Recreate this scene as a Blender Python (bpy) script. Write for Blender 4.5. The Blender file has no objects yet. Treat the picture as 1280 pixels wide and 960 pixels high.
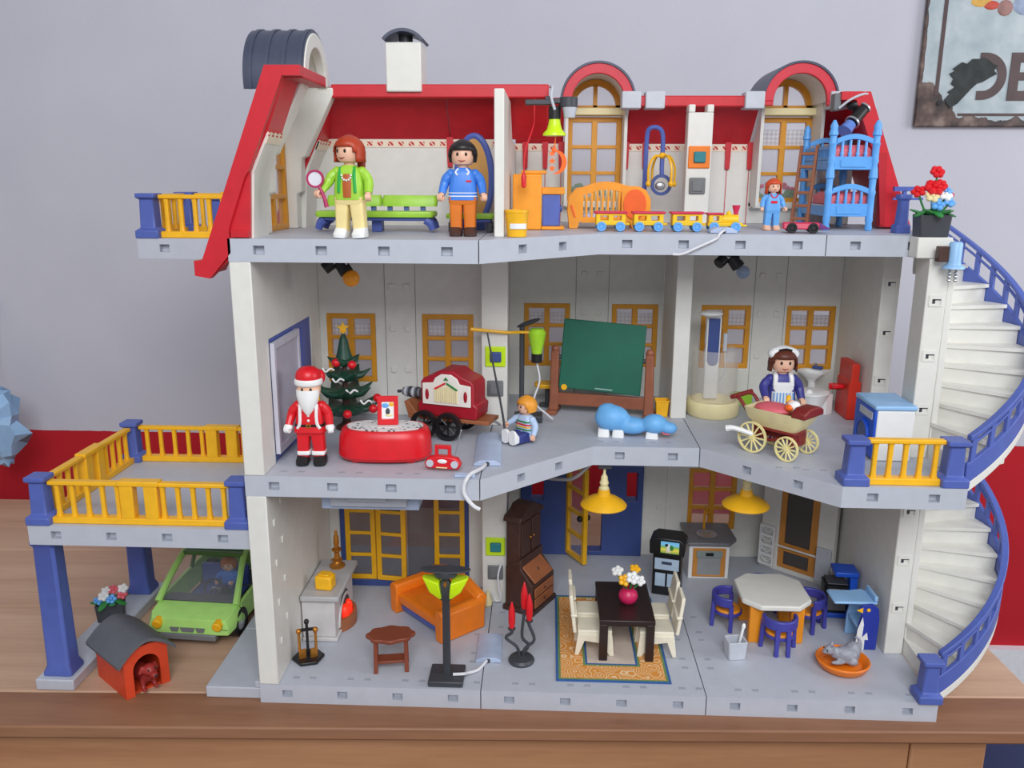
import bpy, math, random
from mathutils import Vector, Matrix, Euler
random.seed(7)
S = bpy.context.scene
COL = S.collection
PI = math.pi
# ---------------------------------------------------------------- camera, light (1 unit = 10 cm)
cam = bpy.data.cameras.new('camera'); co = bpy.data.objects.new('camera', cam); COL.objects.link(co)
yaw, pit, rol = -.041, .2362, .0045
fw = Vector((math.sin(yaw)*math.cos(pit), math.cos(yaw)*math.cos(pit), -math.sin(pit)))
rt = Vector((math.cos(yaw), -math.sin(yaw), 0)); up = rt.cross(fw)
r2 = rt*math.cos(rol)+up*math.sin(rol); u2 = -rt*math.sin(rol)+up*math.cos(rol)
mw = Matrix((r2, u2, -fw)).transposed().to_4x4(); mw.translation = (2.34, -6.192, 4.254)
co.matrix_world = mw
cam.sensor_width = 36; cam.lens = 1064/1280*36; cam.clip_start = .05; cam.clip_end = 200
S.camera = co
W = bpy.data.worlds.new('room_light'); S.world = W; W.use_nodes = True
bg = W.node_tree.nodes['Background']; bg.inputs[0].default_value = (.94, .95, 1.0, 1); bg.inputs[1].default_value = .43
def area(name, loc, target, size, sy, power, color):
    l = bpy.data.lights.new(name, 'AREA'); l.shape = 'RECTANGLE'; l.size = size; l.size_y = sy; l.energy = power; l.color = color
    o = bpy.data.objects.new(name, l); COL.objects.link(o); o.location = loc
    o.rotation_euler = (Vector(target)-Vector(loc)).to_track_quat('-Z', 'Y').to_euler()
    return o
area('window_daylight', (3.5, -12.5, 11), (2.5, 1.5, 2), 9, 7, 1800, (.93, .96, 1.0))
area('second_window_daylight', (15.5, -2.5, 6.5), (3, 4.6, 2.4), 6, 6, 560, (.95, .97, 1.0))
S.view_settings.view_transform = 'Standard'
try: S.view_settings.look = 'None'
except Exception: pass
S.view_settings.exposure = 0; S.view_settings.gamma = 1; S.view_settings.use_curve_mapping = False

# ---------------------------------------------------------------- materials
def lin(c): return tuple(((v/255)/12.92 if v <= 10 else ((v/255+.055)/1.055)**2.4) for v in c)
MATS = {}
def mat(name, c, rough=.42, metal=0, var=.06, scale=9, trans=0, emit=0, bump=0):
    """plain plastic with a little procedural tone variation"""
    if name in MATS: return MATS[name]
    m = bpy.data.materials.new(name); m.use_nodes = True; nt = m.node_tree; b = nt.nodes['Principled BSDF']
    c = lin(c)
    no = nt.nodes.new('ShaderNodeTexNoise'); no.inputs['Scale'].default_value = scale; no.inputs['Detail'].default_value = 3
    tc = nt.nodes.new('ShaderNodeTexCoord'); nt.links.new(tc.outputs['Object'], no.inputs['Vector'])
    r = nt.nodes.new('ShaderNodeValToRGB')
    r.color_ramp.elements[0].position = .3; r.color_ramp.elements[1].position = .7
    r.color_ramp.elements[0].color = (*[max(0, v*(1-var)) for v in c], 1); r.color_ramp.elements[1].color = (*[min(1, v*(1+var)) for v in c], 1)
    nt.links.new(no.outputs['Fac'], r.inputs['Fac']); nt.links.new(r.outputs['Color'], b.inputs['Base Color'])
    b.inputs['Roughness'].default_value = rough; b.inputs['Metallic'].default_value = metal
    if trans:
        b.inputs['Transmission Weight'].default_value = trans
    if emit:
        b.inputs['Emission Color'].default_value = (*c, 1); b.inputs['Emission Strength'].default_value = emit
    if bump:
        bp = nt.nodes.new('ShaderNodeBump'); bp.inputs['Strength'].default_value = bump; bp.inputs['Distance'].default_value = .02
        nt.links.new(no.outputs['Fac'], bp.inputs['Height']); nt.links.new(bp.outputs['Normal'], b.inputs['Normal'])
    MATS[name] = m; return m
def glass(name, c, alpha, rough=.08):
    """thin clear sheet: tinted see-through plus a reflection"""
    if name in MATS: return MATS[name]
    m = bpy.data.materials.new(name); m.use_nodes = True; nt = m.node_tree; b = nt.nodes['Principled BSDF']
    b.inputs['Base Color'].default_value = (*lin(c), 1); b.inputs['Roughness'].default_value = rough; b.inputs['Alpha'].default_value = alpha
    no = nt.nodes.new('ShaderNodeTexNoise'); no.inputs['Scale'].default_value = 3
    mp = nt.nodes.new('ShaderNodeMapRange'); mp.inputs['To Min'].default_value = alpha*.85; mp.inputs['To Max'].default_value = alpha*1.15
    nt.links.new(no.outputs['Fac'], mp.inputs['Value']); nt.links.new(mp.outputs['Result'], b.inputs['Alpha'])
    MATS[name] = m; return m
def nodemat(name, rough=.6):
    m = bpy.data.materials.new(name); m.use_nodes = True; MATS[name] = m
    nt = m.node_tree; b = nt.nodes['Principled BSDF']; b.inputs['Roughness'].default_value = rough
    return m, nt, b
def ramp(nt, stops, interp='LINEAR'):
    r = nt.nodes.new('ShaderNodeValToRGB'); cr = r.color_ramp; cr.interpolation = interp
    while len(cr.elements) < len(stops): cr.elements.new(.5)
    for e, (p, c) in zip(cr.elements, stops): e.position = p; e.color = (*lin(c), 1)
    return r
CREAM = mat('cream_plastic', (227, 225, 217), .45, var=.03)
WHITE = mat('white_plastic', (240, 240, 238), .4, var=.02)
DECK = mat('grey_deck_plastic', (188, 192, 202), .5, var=.03)
DECKD = mat('deck_joint_grey', (120, 126, 138), .6)
YEL = mat('yellow_plastic', (248, 186, 28), .38)
AMB = mat('amber_window_plastic', (222, 152, 34), .42)
BLU = mat('royal_blue_plastic', (82, 100, 176), .42)
DBLU = mat('deep_blue_plastic', (60, 80, 142), .45)
RED = mat('roof_red_plastic', (204, 30, 44), .4)
BRED = mat('bright_red_plastic', (220, 24, 36), .35)
ORG = mat('orange_plastic', (244, 128, 24), .38)
BLK = mat('black_plastic', (24, 24, 26), .4)
DGR = mat('dark_grey_plastic', (62, 64, 70), .45)
GRY = mat('mid_grey_plastic', (118, 120, 122), .5)
LGR = mat('light_grey_plastic', (196, 200, 208), .45)
BRN = mat('dark_brown_plastic', (72, 46, 38), .45, var=.15, scale=14)
RBR = mat('red_brown_plastic', (134, 66, 44), .42)
WBR = mat('wood_brown_plastic', (160, 96, 60), .48, var=.1)
SKY = mat('sky_blue_plastic', (104, 172, 236), .4)
SKIN = mat('skin_plastic', (240, 190, 160), .4, var=.02)
LIME = mat('lime_green_plastic', (164, 214, 62), .38)
GRN = mat('leaf_green_plastic', (46, 130, 58), .45, var=.2)
DGN = mat('fir_green_plastic', (30, 74, 56), .45, var=.12)
GOLD = mat('gold_metal', (196, 130, 52), .3, .7)
SILV = mat('silver_metal', (190, 192, 196), .3, .8)
PINK = mat('pink_plastic', (226, 104, 116), .45)
MAG = mat('magenta_plastic', (206, 36, 92), .35)
IVO = mat('ivory_plastic', (236, 222, 170), .42)
CLEAR = glass('clear_plastic_sheet', (225, 228, 235), .10)
PANE = glass('window_pane_plastic', (236, 234, 240), .14)
PANED = glass('dark_window_pane', (112, 114, 120), .5)
NEON = mat('neon_lime_plastic', (206, 240, 20), .3)
NEONO = mat('neon_orange_plastic', (255, 110, 30), .3)

# ---------------------------------------------------------------- mesh builder
def rot(rx=0, ry=0, rz=0): return Euler((rx, ry, rz)).to_matrix().to_4x4()
def T(x, y, z): return Matrix.Translation((x, y, z))
class MB:
    def __init__(s): s.v = []; s.f = []
    def add(s, vs, fs, M=None):
        o = len(s.v)
        for p in vs:
            p = Vector(p)
            s.v.append(tuple(M @ p) if M is not None else tuple(p))
        for f in fs: s.f.append(tuple(i+o for i in f))
        return s
    def box(s, x0, x1, y0, y1, z0, z1, M=None):
        return s.add([(x0,y0,z0),(x1,y0,z0),(x1,y1,z0),(x0,y1,z0),(x0,y0,z1),(x1,y0,z1),(x1,y1,z1),(x0,y1,z1)],
                     [(0,3,2,1),(4,5,6,7),(0,1,5,4),(1,2,6,5),(2,3,7,6),(3,0,4,7)], M)
    def cb(s, c, d, r=(0,0,0)):
        return s.box(-d[0]/2, d[0]/2, -d[1]/2, d[1]/2, -d[2]/2, d[2]/2, T(*c) @ rot(*r))
    def cyl(s, p0, p1, r0, r1=None, n=14):
        p0 = Vector(p0); p1 = Vector(p1); r1 = r0 if r1 is None else r1
        q = (p1-p0).to_track_quat('Z', 'Y').to_matrix()
        vs = []
        for p, r in ((p0, r0), (p1, r1)):
            for k in range(n):
                a = 2*PI*k/n; vs.append(p+q @ Vector((r*math.cos(a), r*math.sin(a), 0)))
        fs = [(k, (k+1) % n, n+(k+1) % n, n+k) for k in range(n)]
        fs += [tuple(range(n-1, -1, -1)), tuple(range(n, 2*n))]
        return s.add(vs, fs)
    def lathe(s, prof, n=20, M=None):
        vs = []; fs = []
        for r, z in prof:
            for k in range(n):
                a = 2*PI*k/n; vs.append((r*math.cos(a), r*math.sin(a), z))
        for j in range(len(prof)-1):
            for k in range(n): fs.append((j*n+k, j*n+(k+1) % n, (j+1)*n+(k+1) % n, (j+1)*n+k))
        if prof[0][0] > 1e-4: fs.append(tuple(range(n-1, -1, -1)))
        if prof[-1][0] > 1e-4: fs.append(tuple(range((len(prof)-1)*n, len(prof)*n)))
        return s.add(vs, fs, M)
    def ell(s, c, r, nu=16, nv=10, M=None):
        vs = [(0, 0, -1)]; fs = []
        for j in range(1, nv):
            t = -PI/2+PI*j/nv
            for k in range(nu): a = 2*PI*k/nu; vs.append((math.cos(t)*math.cos(a), math.cos(t)*math.sin(a), math.sin(t)))
        vs.append((0, 0, 1)); e = len(vs)-1
        for k in range(nu): fs.append((0, 1+(k+1) % nu, 1+k)); fs.append((e, e-nu+k, e-nu+(k+1) % nu))
        for j in range(nv-2):
            for k in range(nu): fs.append((1+j*nu+k, 1+j*nu+(k+1) % nu, 1+(j+1)*nu+(k+1) % nu, 1+(j+1)*nu+k))
        A = T(*c) @ Matrix.Diagonal((*r, 1))
        return s.add(vs, fs, (M @ A) if M is not None else A)
    def tube(s, pts, r, n=8, sm=4, closed=False):
        P = [Vector(p) for p in pts]
        R = list(r) if isinstance(r, (list, tuple)) else [r]*len(P)
        if sm > 1 and len(P) > 2:
            Q = []; RR = []; m = len(P)
            for i in range(m if closed else m-1):
                a = P[(i-1) % m] if closed or i > 0 else P[0]*2-P[1]; b = P[i]; c = P[(i+1) % m]
                d = P[(i+2) % m] if closed or i < m-2 else P[-1]*2-P[-2]
                for k in range(sm):
                    t = k/sm
                    Q.append(.5*((2*b)+(c-a)*t+(2*a-5*b+4*c-d)*t*t+(3*b-a-3*c+d)*t**3)); RR.append(R[i]*(1-t)+R[(i+1) % m]*t)
            if not closed: Q.append(P[-1]); RR.append(R[-1])
            P, R = Q, RR
        m = len(P); vs = []; fs = []; prev = None
        for i in range(m):
            d = (P[(i+1) % m]-P[i-1]) if closed or 0 < i < m-1 else (P[1]-P[0] if i == 0 else P[-1]-P[-2])
            d.normalize()
            if prev is None: x = d.orthogonal().normalized()
            else:
                x = prev-d*prev.dot(d); x = x.normalized() if x.length > 1e-6 else d.orthogonal().normalized()
            prev = x; y = d.cross(x)
            for k in range(n): a = 2*PI*k/n; vs.append(P[i]+(x*math.cos(a)+y*math.sin(a))*R[i])
        for i in range(m if closed else m-1):
            j = (i+1) % m
            for k in range(n): fs.append((i*n+k, i*n+(k+1) % n, j*n+(k+1) % n, j*n+k))
        if not closed: fs += [tuple(range(n-1, -1, -1)), tuple(range((m-1)*n, m*n))]
        return s.add(vs, fs)
    def prism(s, poly, ax, a0, a1, M=None):
        n = len(poly)
        def P(p, a): return {'x': (a, p[0], p[1]), 'y': (p[0], a, p[1]), 'z': (p[0], p[1], a)}[ax]
        vs = [P(p, a0) for p in poly]+[P(p, a1) for p in poly]
        fs = [tuple(range(n)), tuple(range(2*n-1, n-1, -1))]+[(k, n+k, n+(k+1) % n, (k+1) % n) for k in range(n)]
        return s.add(vs, fs, M)
    def arch(s, cx, cz, ri, ro, a0, a1, y0, y1, n=20, M=None, sx=1):
        """ring sector in the XZ plane, pushed from y0 to y1"""
        full = abs(a1-a0) > 2*PI-1e-3; m = n if full else n+1; vs = []; fs = []
        for k in range(m):
            a = a0+(a1-a0)*k/n
            for r in (ri, ro):
                for y in (y0, y1): vs.append((cx+sx*r*math.cos(a), y, cz+r*math.sin(a)))
        for k in range(n):
            i = 4*k; j = 4*((k+1) % m)
            fs += [(i, i+2, j+2, j), (i+1, j+1, j+3, i+3), (i+2, i+3, j+3, j+2), (i, j, j+1, i+1)]
        if not full: fs += [(0, 1, 3, 2), (4*n, 4*n+2, 4*n+3, 4*n+1)]
        return s.add(vs, fs, M)
    def slab(s, x0, x1, z0, z1, holes, y0, y1, M=None):
        """rectangular plate in the XZ plane with rectangular openings"""
        e = 1e-6
        xs = sorted({round(v, 5) for v in [x0, x1]+[h for q in holes for h in q[:2]] if x0-e <= v <= x1+e})
        zs = sorted({round(v, 5) for v in [z0, z1]+[h for q in holes for h in q[2:]] if z0-e <= v <= z1+e})
        nx, nz = len(xs)-1, len(zs)-1
        def solid(i, j):
            if i < 0 or j < 0 or i >= nx or j >= nz: return False
            cx = (xs[i]+xs[i+1])/2; cz = (zs[j]+zs[j+1])/2
            return not any(h[0] < cx < h[1] and h[2] < cz < h[3] for h in holes)
        idx = {}; vs = []; fs = []
        def V(i, j, k):
            key = (i, j, k)
            if key not in idx: idx[key] = len(vs); vs.append((xs[i], (y0, y1)[k], zs[j]))
            return idx[key]
        for i in range(nx):
            for j in range(nz):
                if not solid(i, j): continue
                fs.append((V(i,j,0), V(i+1,j,0), V(i+1,j+1,0), V(i,j+1,0))); fs.append((V(i,j,1), V(i,j+1,1), V(i+1,j+1,1), V(i+1,j,1)))
                if not solid(i-1, j): fs.append((V(i,j,0), V(i,j+1,0), V(i,j+1,1), V(i,j,1)))
                if not solid(i+1, j): fs.append((V(i+1,j,0), V(i+1,j,1), V(i+1,j+1,1), V(i+1,j+1,0)))
                if not solid(i, j-1): fs.append((V(i,j,0), V(i,j,1), V(i+1,j,1), V(i+1,j,0)))
                if not solid(i, j+1): fs.append((V(i,j+1,0), V(i+1,j+1,0), V(i+1,j+1,1), V(i,j+1,1)))
        return s.add(vs, fs, M)
    def loft(s, rings, M=None, cap=True):
        n = len(rings[0]); vs = [p for r in rings for p in r]; fs = []
        for j in range(len(rings)-1):
            for k in range(n): fs.append((j*n+k, j*n+(k+1) % n, (j+1)*n+(k+1) % n, (j+1)*n+k))
        if cap: fs += [tuple(range(n-1, -1, -1)), tuple(range((len(rings)-1)*n, len(rings)*n))]
        return s.add(vs, fs, M)
    def build(s, name, m, parent=None, bevel=0, sub=0, solid=0, label=None, ang=35, loc=None, rotz=0, kind=None, flat=False, seg=2):
        me = bpy.data.meshes.new(name); me.from_pydata(s.v, [], s.f); me.update()
        import bmesh
        bm = bmesh.new(); bm.from_mesh(me); bmesh.ops.recalc_face_normals(bm, faces=bm.faces); bm.to_mesh(me); bm.free()
        if not flat:
            me.polygons.foreach_set('use_smooth', [True]*len(me.polygons)); me.set_sharp_from_angle(angle=math.radians(ang))
        me.materials.append(m)
        o = bpy.data.objects.new(name, me); COL.objects.link(o)
        if parent is not None: o.parent = parent
        if loc is not None: o.location = loc
        if rotz: o.rotation_euler.z = rotz
        if solid:
            q = o.modifiers.new('thickness', 'SOLIDIFY'); q.thickness = solid; q.offset = 0
        if bevel:
            q = o.modifiers.new('edges', 'BEVEL'); q.width = bevel; q.segments = seg; q.limit_method = 'ANGLE'; q.angle_limit = math.radians(40); q.use_clamp_overlap = True
        if sub:
            q = o.modifiers.new('smooth', 'SUBSURF'); q.levels = sub; q.render_levels = sub
        if label: o['label'] = label
        if kind: o['kind'] = kind
        return o
def rr(cx, cy, hx, hy, z, r=None, n=4):
    """rounded rectangle ring at height z"""
    r = min(hx, hy)*.6 if r is None else min(r, hx, hy); P = []
    for qx, qy, a0 in ((1, 1, 0), (-1, 1, PI/2), (-1, -1, PI), (1, -1, 3*PI/2)):
        for k in range(n+1):
            a = a0+PI/2*k/n; P.append((cx+qx*(hx-r)+r*math.cos(a), cy+qy*(hy-r)+r*math.sin(a), z))
    return P
def thing(name, label, cat, loc=(0, 0, 0), rotz=0, group=None, sc=1):
    o = bpy.data.objects.new(name, None); COL.objects.link(o); o.empty_display_size = .1
    o.location = loc; o.rotation_euler = (0, 0, rotz); o.scale = (sc, sc, sc); o['label'] = label; o['category'] = cat
    if group: o['group'] = group
    return o
def tag(o, label, cat, group=None):
    o['label'] = label; o['category'] = cat
    if group: o['group'] = group
    return o
KIDS = {}
def kids(o): return [c for c in bpy.data.objects if c.parent == o]
def dup(o, loc=None, rotz=None, label=None, parent=None):
    c = o.copy(); COL.objects.link(c)
    if parent is not None: c.parent = parent
    if loc is not None: c.location = loc
    if rotz is not None: c.rotation_euler.z = rotz
    if label: c['label'] = label
    for k in kids(o): dup(k, parent=c)
    return c
def grp(o, g): o['group'] = g; return o
def text(name, body, m, size, parent, M, bold=0, ext=.002):
    cu = bpy.data.curves.new(name, 'FONT'); cu.body = body; cu.size = size; cu.extrude = ext; cu.offset = bold
    cu.align_x = 'CENTER'; cu.align_y = 'CENTER'; cu.resolution_u = 4; cu.materials.append(m)
    o = bpy.data.objects.new(name, cu); COL.objects.link(o); o.matrix_local = M
    if parent is not None: o.parent = parent; o.matrix_local = M
    return o
G0, G1, G2 = .17, 1.998, 3.824      # tops of the three floors
# ================================================================ the room
m, nt, b = nodemat('painted_wall', .85)
tc = nt.nodes.new('ShaderNodeTexCoord'); sp = nt.nodes.new('ShaderNodeSeparateXYZ'); nt.links.new(tc.outputs['Object'], sp.inputs[0])
no = nt.nodes.new('ShaderNodeTexNoise'); no.inputs['Scale'].default_value = 6; nt.links.new(tc.outputs['Object'], no.inputs['Vector'])
ad = nt.nodes.new('ShaderNodeMath'); ad.operation = 'MULTIPLY_ADD'; ad.inputs[1].default_value = .02; nt.links.new(no.outputs['Fac'], ad.inputs[0]); nt.links.new(sp.outputs['Z'], ad.inputs[2])
lt = nt.nodes.new('ShaderNodeMath'); lt.operation = 'LESS_THAN'; lt.inputs[1].default_value = .87; nt.links.new(ad.outputs[0], lt.inputs[0])
n2 = nt.nodes.new('ShaderNodeTexNoise'); n2.inputs['Scale'].default_value = .8; nt.links.new(tc.outputs['Object'], n2.inputs['Vector'])
rw = ramp(nt, [(.3, (192, 192, 203)), (.7, (198, 198, 208))]); nt.links.new(n2.outputs['Fac'], rw.inputs[0])
rd = ramp(nt, [(.3, (178, 12, 30)), (.7, (190, 16, 34))]); nt.links.new(n2.outputs['Fac'], rd.inputs[0])
mx = nt.nodes.new('ShaderNodeMix'); mx.data_type = 'RGBA'; nt.links.new(lt.outputs[0], mx.inputs[0]); nt.links.new(rw.outputs[0], mx.inputs[6]); nt.links.new(rd.outputs[0], mx.inputs[7])
nt.links.new(mx.outputs[2], b.inputs['Base Color'])
nb = nt.nodes.new('ShaderNodeTexNoise'); nb.inputs['Scale'].default_value = 60; nt.links.new(tc.outputs['Object'], nb.inputs['Vector'])
bp = nt.nodes.new('ShaderNodeBump'); bp.inputs['Strength'].default_value = .12; bp.inputs['Distance'].default_value = .02
nt.links.new(nb.outputs['Fac'], bp.inputs['Height']); nt.links.new(bp.outputs['Normal'], b.inputs['Normal'])
WALLM = m
MB().box(-12, 18, 4.8, 5.1, -7.6, 14).build('wall_back', WALLM, kind='structure')
MB().box(-12, 18, 4.68, 4.8, -7.5, -2.05).build('trim_1', mat('white_trim_paint', (226, 226, 232), .6), kind='structure')
MB().box(-14, 20, -16, 4.8, -7.8, -7.5).build('floor', mat('dull_floor', (120, 104, 92), .7), kind='structure')

# wood
def wood(name, dark, light, sc=1.0, ax=0):
    m, nt, b = nodemat(name, .5)
    tc = nt.nodes.new('ShaderNodeTexCoord'); mp = nt.nodes.new('ShaderNodeMapping')
    s = [2.2, 2.2, 2.2]; s[ax] = .18; mp.inputs['Scale'].default_value = [v*sc for v in s]
    nt.links.new(tc.outputs['Object'], mp.inputs['Vector'])
    no = nt.nodes.new('ShaderNodeTexNoise'); no.inputs['Scale'].default_value = 1.6; no.inputs['Detail'].default_value = 6; no.inputs['Distortion'].default_value = .6
    nt.links.new(mp.outputs[0], no.inputs['Vector'])
    wv = nt.nodes.new('ShaderNodeTexNoise'); wv.inputs['Scale'].default_value = 14; wv.inputs['Detail'].default_value = 2; nt.links.new(mp.outputs[0], wv.inputs['Vector'])
    a = nt.nodes.new('ShaderNodeMix'); a.data_type = 'FLOAT'; a.inputs[0].default_value = .25
    nt.links.new(no.outputs['Fac'], a.inputs[2]); nt.links.new(wv.outputs['Fac'], a.inputs[3])
    mid = tuple((p+q)//2 for p, q in zip(dark, light))
    r = ramp(nt, [(.34, dark), (.5, mid), (.68, light)]); nt.links.new(a.outputs[0], r.inputs[0]); nt.links.new(r.outputs[0], b.inputs['Base Color'])
    return m
PINE = wood('pine_boards', (132, 90, 64), (158, 112, 82))
PINEL = wood('pale_pine_boards', (184, 146, 120), (208, 172, 144))
PINEF = wood('front_pine_boards', (156, 108, 74), (184, 134, 96))
tb = thing('wooden_sideboard', 'long pine sideboard with a moulded front edge carrying the toy house', 'sideboard', (2.05, -.26, 0), .038)
def tboard(y0, y1, m, back=None):
    L, Rr = -9.6, 4.52
    if back is None: P = [(L, y0), (Rr, y0), (Rr, y1), (L, y1)]
    else: P = [(L, y0), (Rr, y0), (Rr, back-.26-.038*(Rr+0)), (L, back+.26-.038*L-.5)]
    return MB().prism(P, 'z', -.11, -.001).build('plank', m, tb, bevel=.015)
tboard(.0, .47, PINE); tboard(.476, 1.95, PINEL); tboard(1.956, 3.3, PINEL); tboard(3.306, 4.8, PINEL, 4.9)
MB().box(-9.6, 4.45, .05, .3, -.15, -.112).build('edge_moulding', PINE, tb, bevel=.015, seg=3)
MB().box(-9.6, 3.30, .13, .25, -7.2, -.152).build('front_panel', PINEF, tb, bevel=.01)
MB().box(3.306, 3.92, .11, .6, -7.24, -.152).build('leg', PINEF, tb, bevel=.02)
MB().box(-9.6, 3.85, .62, 4.3, -7.0, -.2).build('carcass', PINE, tb)
bx_ = thing('storage_box', 'dark blue box standing on the floor beside the pine sideboard', 'box', (7.25, 1.55, -7.5))
MB().box(-.75, .75, -.6, .6, 0, 6.15).build('box_body', mat('navy_cardboard', (38, 52, 92), .7), bx_, bevel=.03)
MB().box(-.8, .8, -.65, .65, 6.151, 6.35).build('lid', mat('navy_cardboard', (38, 52, 92), .7), bx_, bevel=.03)

# ---------------- enamel sign on the wall
sg = thing('enamel_sign', 'rusty old enamel sign with brown letters hanging on the wall', 'sign', (6.73, 4.76, 4.89))
m, nt, b = nodemat('enamel_rust', .35)
tc = nt.nodes.new('ShaderNodeTexCoord'); sp = nt.nodes.new('ShaderNodeSeparateXYZ'); nt.links.new(tc.outputs['Object'], sp.inputs[0])
def nmath(nt, op, a, b_=None, c=None):
    q = nt.nodes.new('ShaderNodeMath'); q.operation = op
    for i, v in enumerate((a, b_, c)):
        if v is None: continue
        if isinstance(v, (int, float)): q.inputs[i].default_value = v
        else: nt.links.new(v, q.inputs[i])
    return q.outputs[0]
no = nt.nodes.new('ShaderNodeTexNoise'); no.inputs['Scale'].default_value = 5; no.inputs['Detail'].default_value = 6; nt.links.new(tc.outputs['Object'], no.inputs['Vector'])
# rust creeps in from the rim and the corner
dx = nmath(nt, 'ABSOLUTE', sp.outputs['X']); rim = nmath(nt, 'MINIMUM', nmath(nt, 'MULTIPLY', sp.outputs['X'], 2.6), sp.outputs['Z'])
vd = nt.nodes.new('ShaderNodeVectorMath'); vd.operation = 'LENGTH'; nt.links.new(tc.outputs['Object'], vd.inputs[0])
cor = nmath(nt, 'MULTIPLY_ADD', vd.outputs['Value'], .8, -.28)
e = nmath(nt, 'MINIMUM', rim, cor); e = nmath(nt, 'MULTIPLY_ADD', no.outputs['Fac'], -.3, e)
ru = ramp(nt, [(.3, (46, 40, 42)), (.45, (70, 56, 54)), (.55, (96, 78, 72)), (.68, (136, 118, 110))])
nt.links.new(no.outputs['Fac'], ru.inputs[0])
en = ramp(nt, [(.3, (158, 172, 178)), (.7, (186, 196, 200))]); nt.links.new(no.outputs['Fac'], en.inputs[0])
msk = nmath(nt, 'LESS_THAN', e, -.04)
mx = nt.nodes.new('ShaderNodeMix'); mx.data_type = 'RGBA'; nt.links.new(msk, mx.inputs[0]); nt.links.new(en.outputs[0], mx.inputs[6]); nt.links.new(ru.outputs[0], mx.inputs[7])
nt.links.new(mx.outputs[2], b.inputs['Base Color'])
MB().box(0, 4.2, -.04, .0, 0, 3.2).build('sign_plate', m, sg, bevel=.015)
BRLET = mat('brown_enamel', (78, 58, 58), .4, var=.15, scale=6)
MB().box(.20, .245, -.047, -.041, .36, 3.0).box(.5, 4.0, -.047, -.041, .125, .155).box(.235, 4.0, -.047, -.041, 2.97, 3.0).box(3.95, 4.0, -.047, -.041, .165, 3.0).build('border_line', BRLET, sg)
# letters: D and E, hand drawn strokes
d_ = MB()
d_.arch(.86, .64, .13, .235, -PI/2, PI/2, -.052, -.041, 18, sx=1.0)
d_.arch(.86, .64, .165, .27, -PI*.5, PI*.5, -.052, -.041, 18)
d_ = MB().arch(.75, .575, .165, .265, -PI*.5, PI*.5, -.052, -.041, 20).box(.69, .75, -.052, -.041, .74, .84).box(.69, .75, -.052, -.041, .31, .41)
d_.build('letter', BRLET, sg, label='brown letter D')
MB().box(1.05, 1.16, -.052, -.041, .30, .84).box(1.16, 1.42, -.052, -.041, .73, .84).box(1.16, 1.36, -.052, -.041, .53, .62).box(1.16, 1.42, -.052, -.041, .30, .41).build('letter', BRLET, sg, label='brown letter E')
# bare rust patch across the D
pp = [(.47,.68),(.53,.72),(.50,.74),(.60,.82),(.66,.80),(.72,.86),(.80,.86),(.84,.88),(.92,.84),(.96,.80),(1.02,.78),(.98,.72),(1.02,.68),(.95,.64),(.86,.58),(.80,.56),(.74,.50),(.68,.42),(.60,.32),(.52,.26),(.44,.36),(.50,.44),(.47,.46),(.55,.52),(.50,.56),(.52,.62)]
MB().prism([(x*1.0-.12, z*.93-.03) for x, z in pp], 'y', -.056, -.04).build('rust_patch', mat('bare_rust', (52, 56, 56), .8, var=.25, scale=10), sg)
MB().cyl((.27, -.06, .27), (.27, -.03, .27), .03).build('nail_hole', BLK, sg)
# upper print: a few plain colour patches
for i, (x, z, rx, rz, c) in enumerate([(.62, 1.40, .12, .06, (206, 160, 72)), (.74, 1.36, .09, .05, (190, 70, 52)), (.90, 1.33, .09, .09, (150, 110, 104)), (1.18, 1.36, .2, .12, (150, 164, 190)), (1.5, 1.36, .2, .13, (176, 70, 56)), (1.3, 1.30, .1, .05, (196, 150, 110))]):
    MB().ell((x, -.042, z), (rx, .006+.001*i, rz), 14, 6).build('printed_patch', mat('sign_print_%d' % i, c, .5, var=.2), sg)
# ---------------- blue bag hanging in on the left
bb = MB(); rings = []; rb = random.Random(5)
for j, (z, hx, hy) in enumerate([(.0, .10, .08), (.06, .16, .14), (.16, .20, .16), (.27, .27, .2), (.42, .33, .22), (.56, .30, .2), (.68, .33, .22), (.82, .28, .2), (.95, .22, .16), (1.02, .1, .08)]):
    rings.append([(hx*(1+rb.uniform(-.32, .26))*math.cos(a)+rb.uniform(-.03, .03), hy*(1+rb.uniform(-.3, .3))*math.sin(a), z+rb.uniform(-.045, .045)) for a in [2*PI*k/11 for k in range(11)]])
bb.loft(rings)
bgm = mat('pale_blue_bag', (150, 188, 226), .45, var=.12, scale=4)
bl = bb.build('plastic_bag', bgm, loc=(-4.66, 4.0, .64), ang=20); tag(bl, 'pale blue crumpled bag hanging against the wall above the sideboard', 'bag')
MB().tube([(-.1, .05, .95), (-.25, .3, 1.3), (-.3, .6, 1.7), (-.3, .75, 2.0)], .02).build('strap', bgm, bl)

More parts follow.
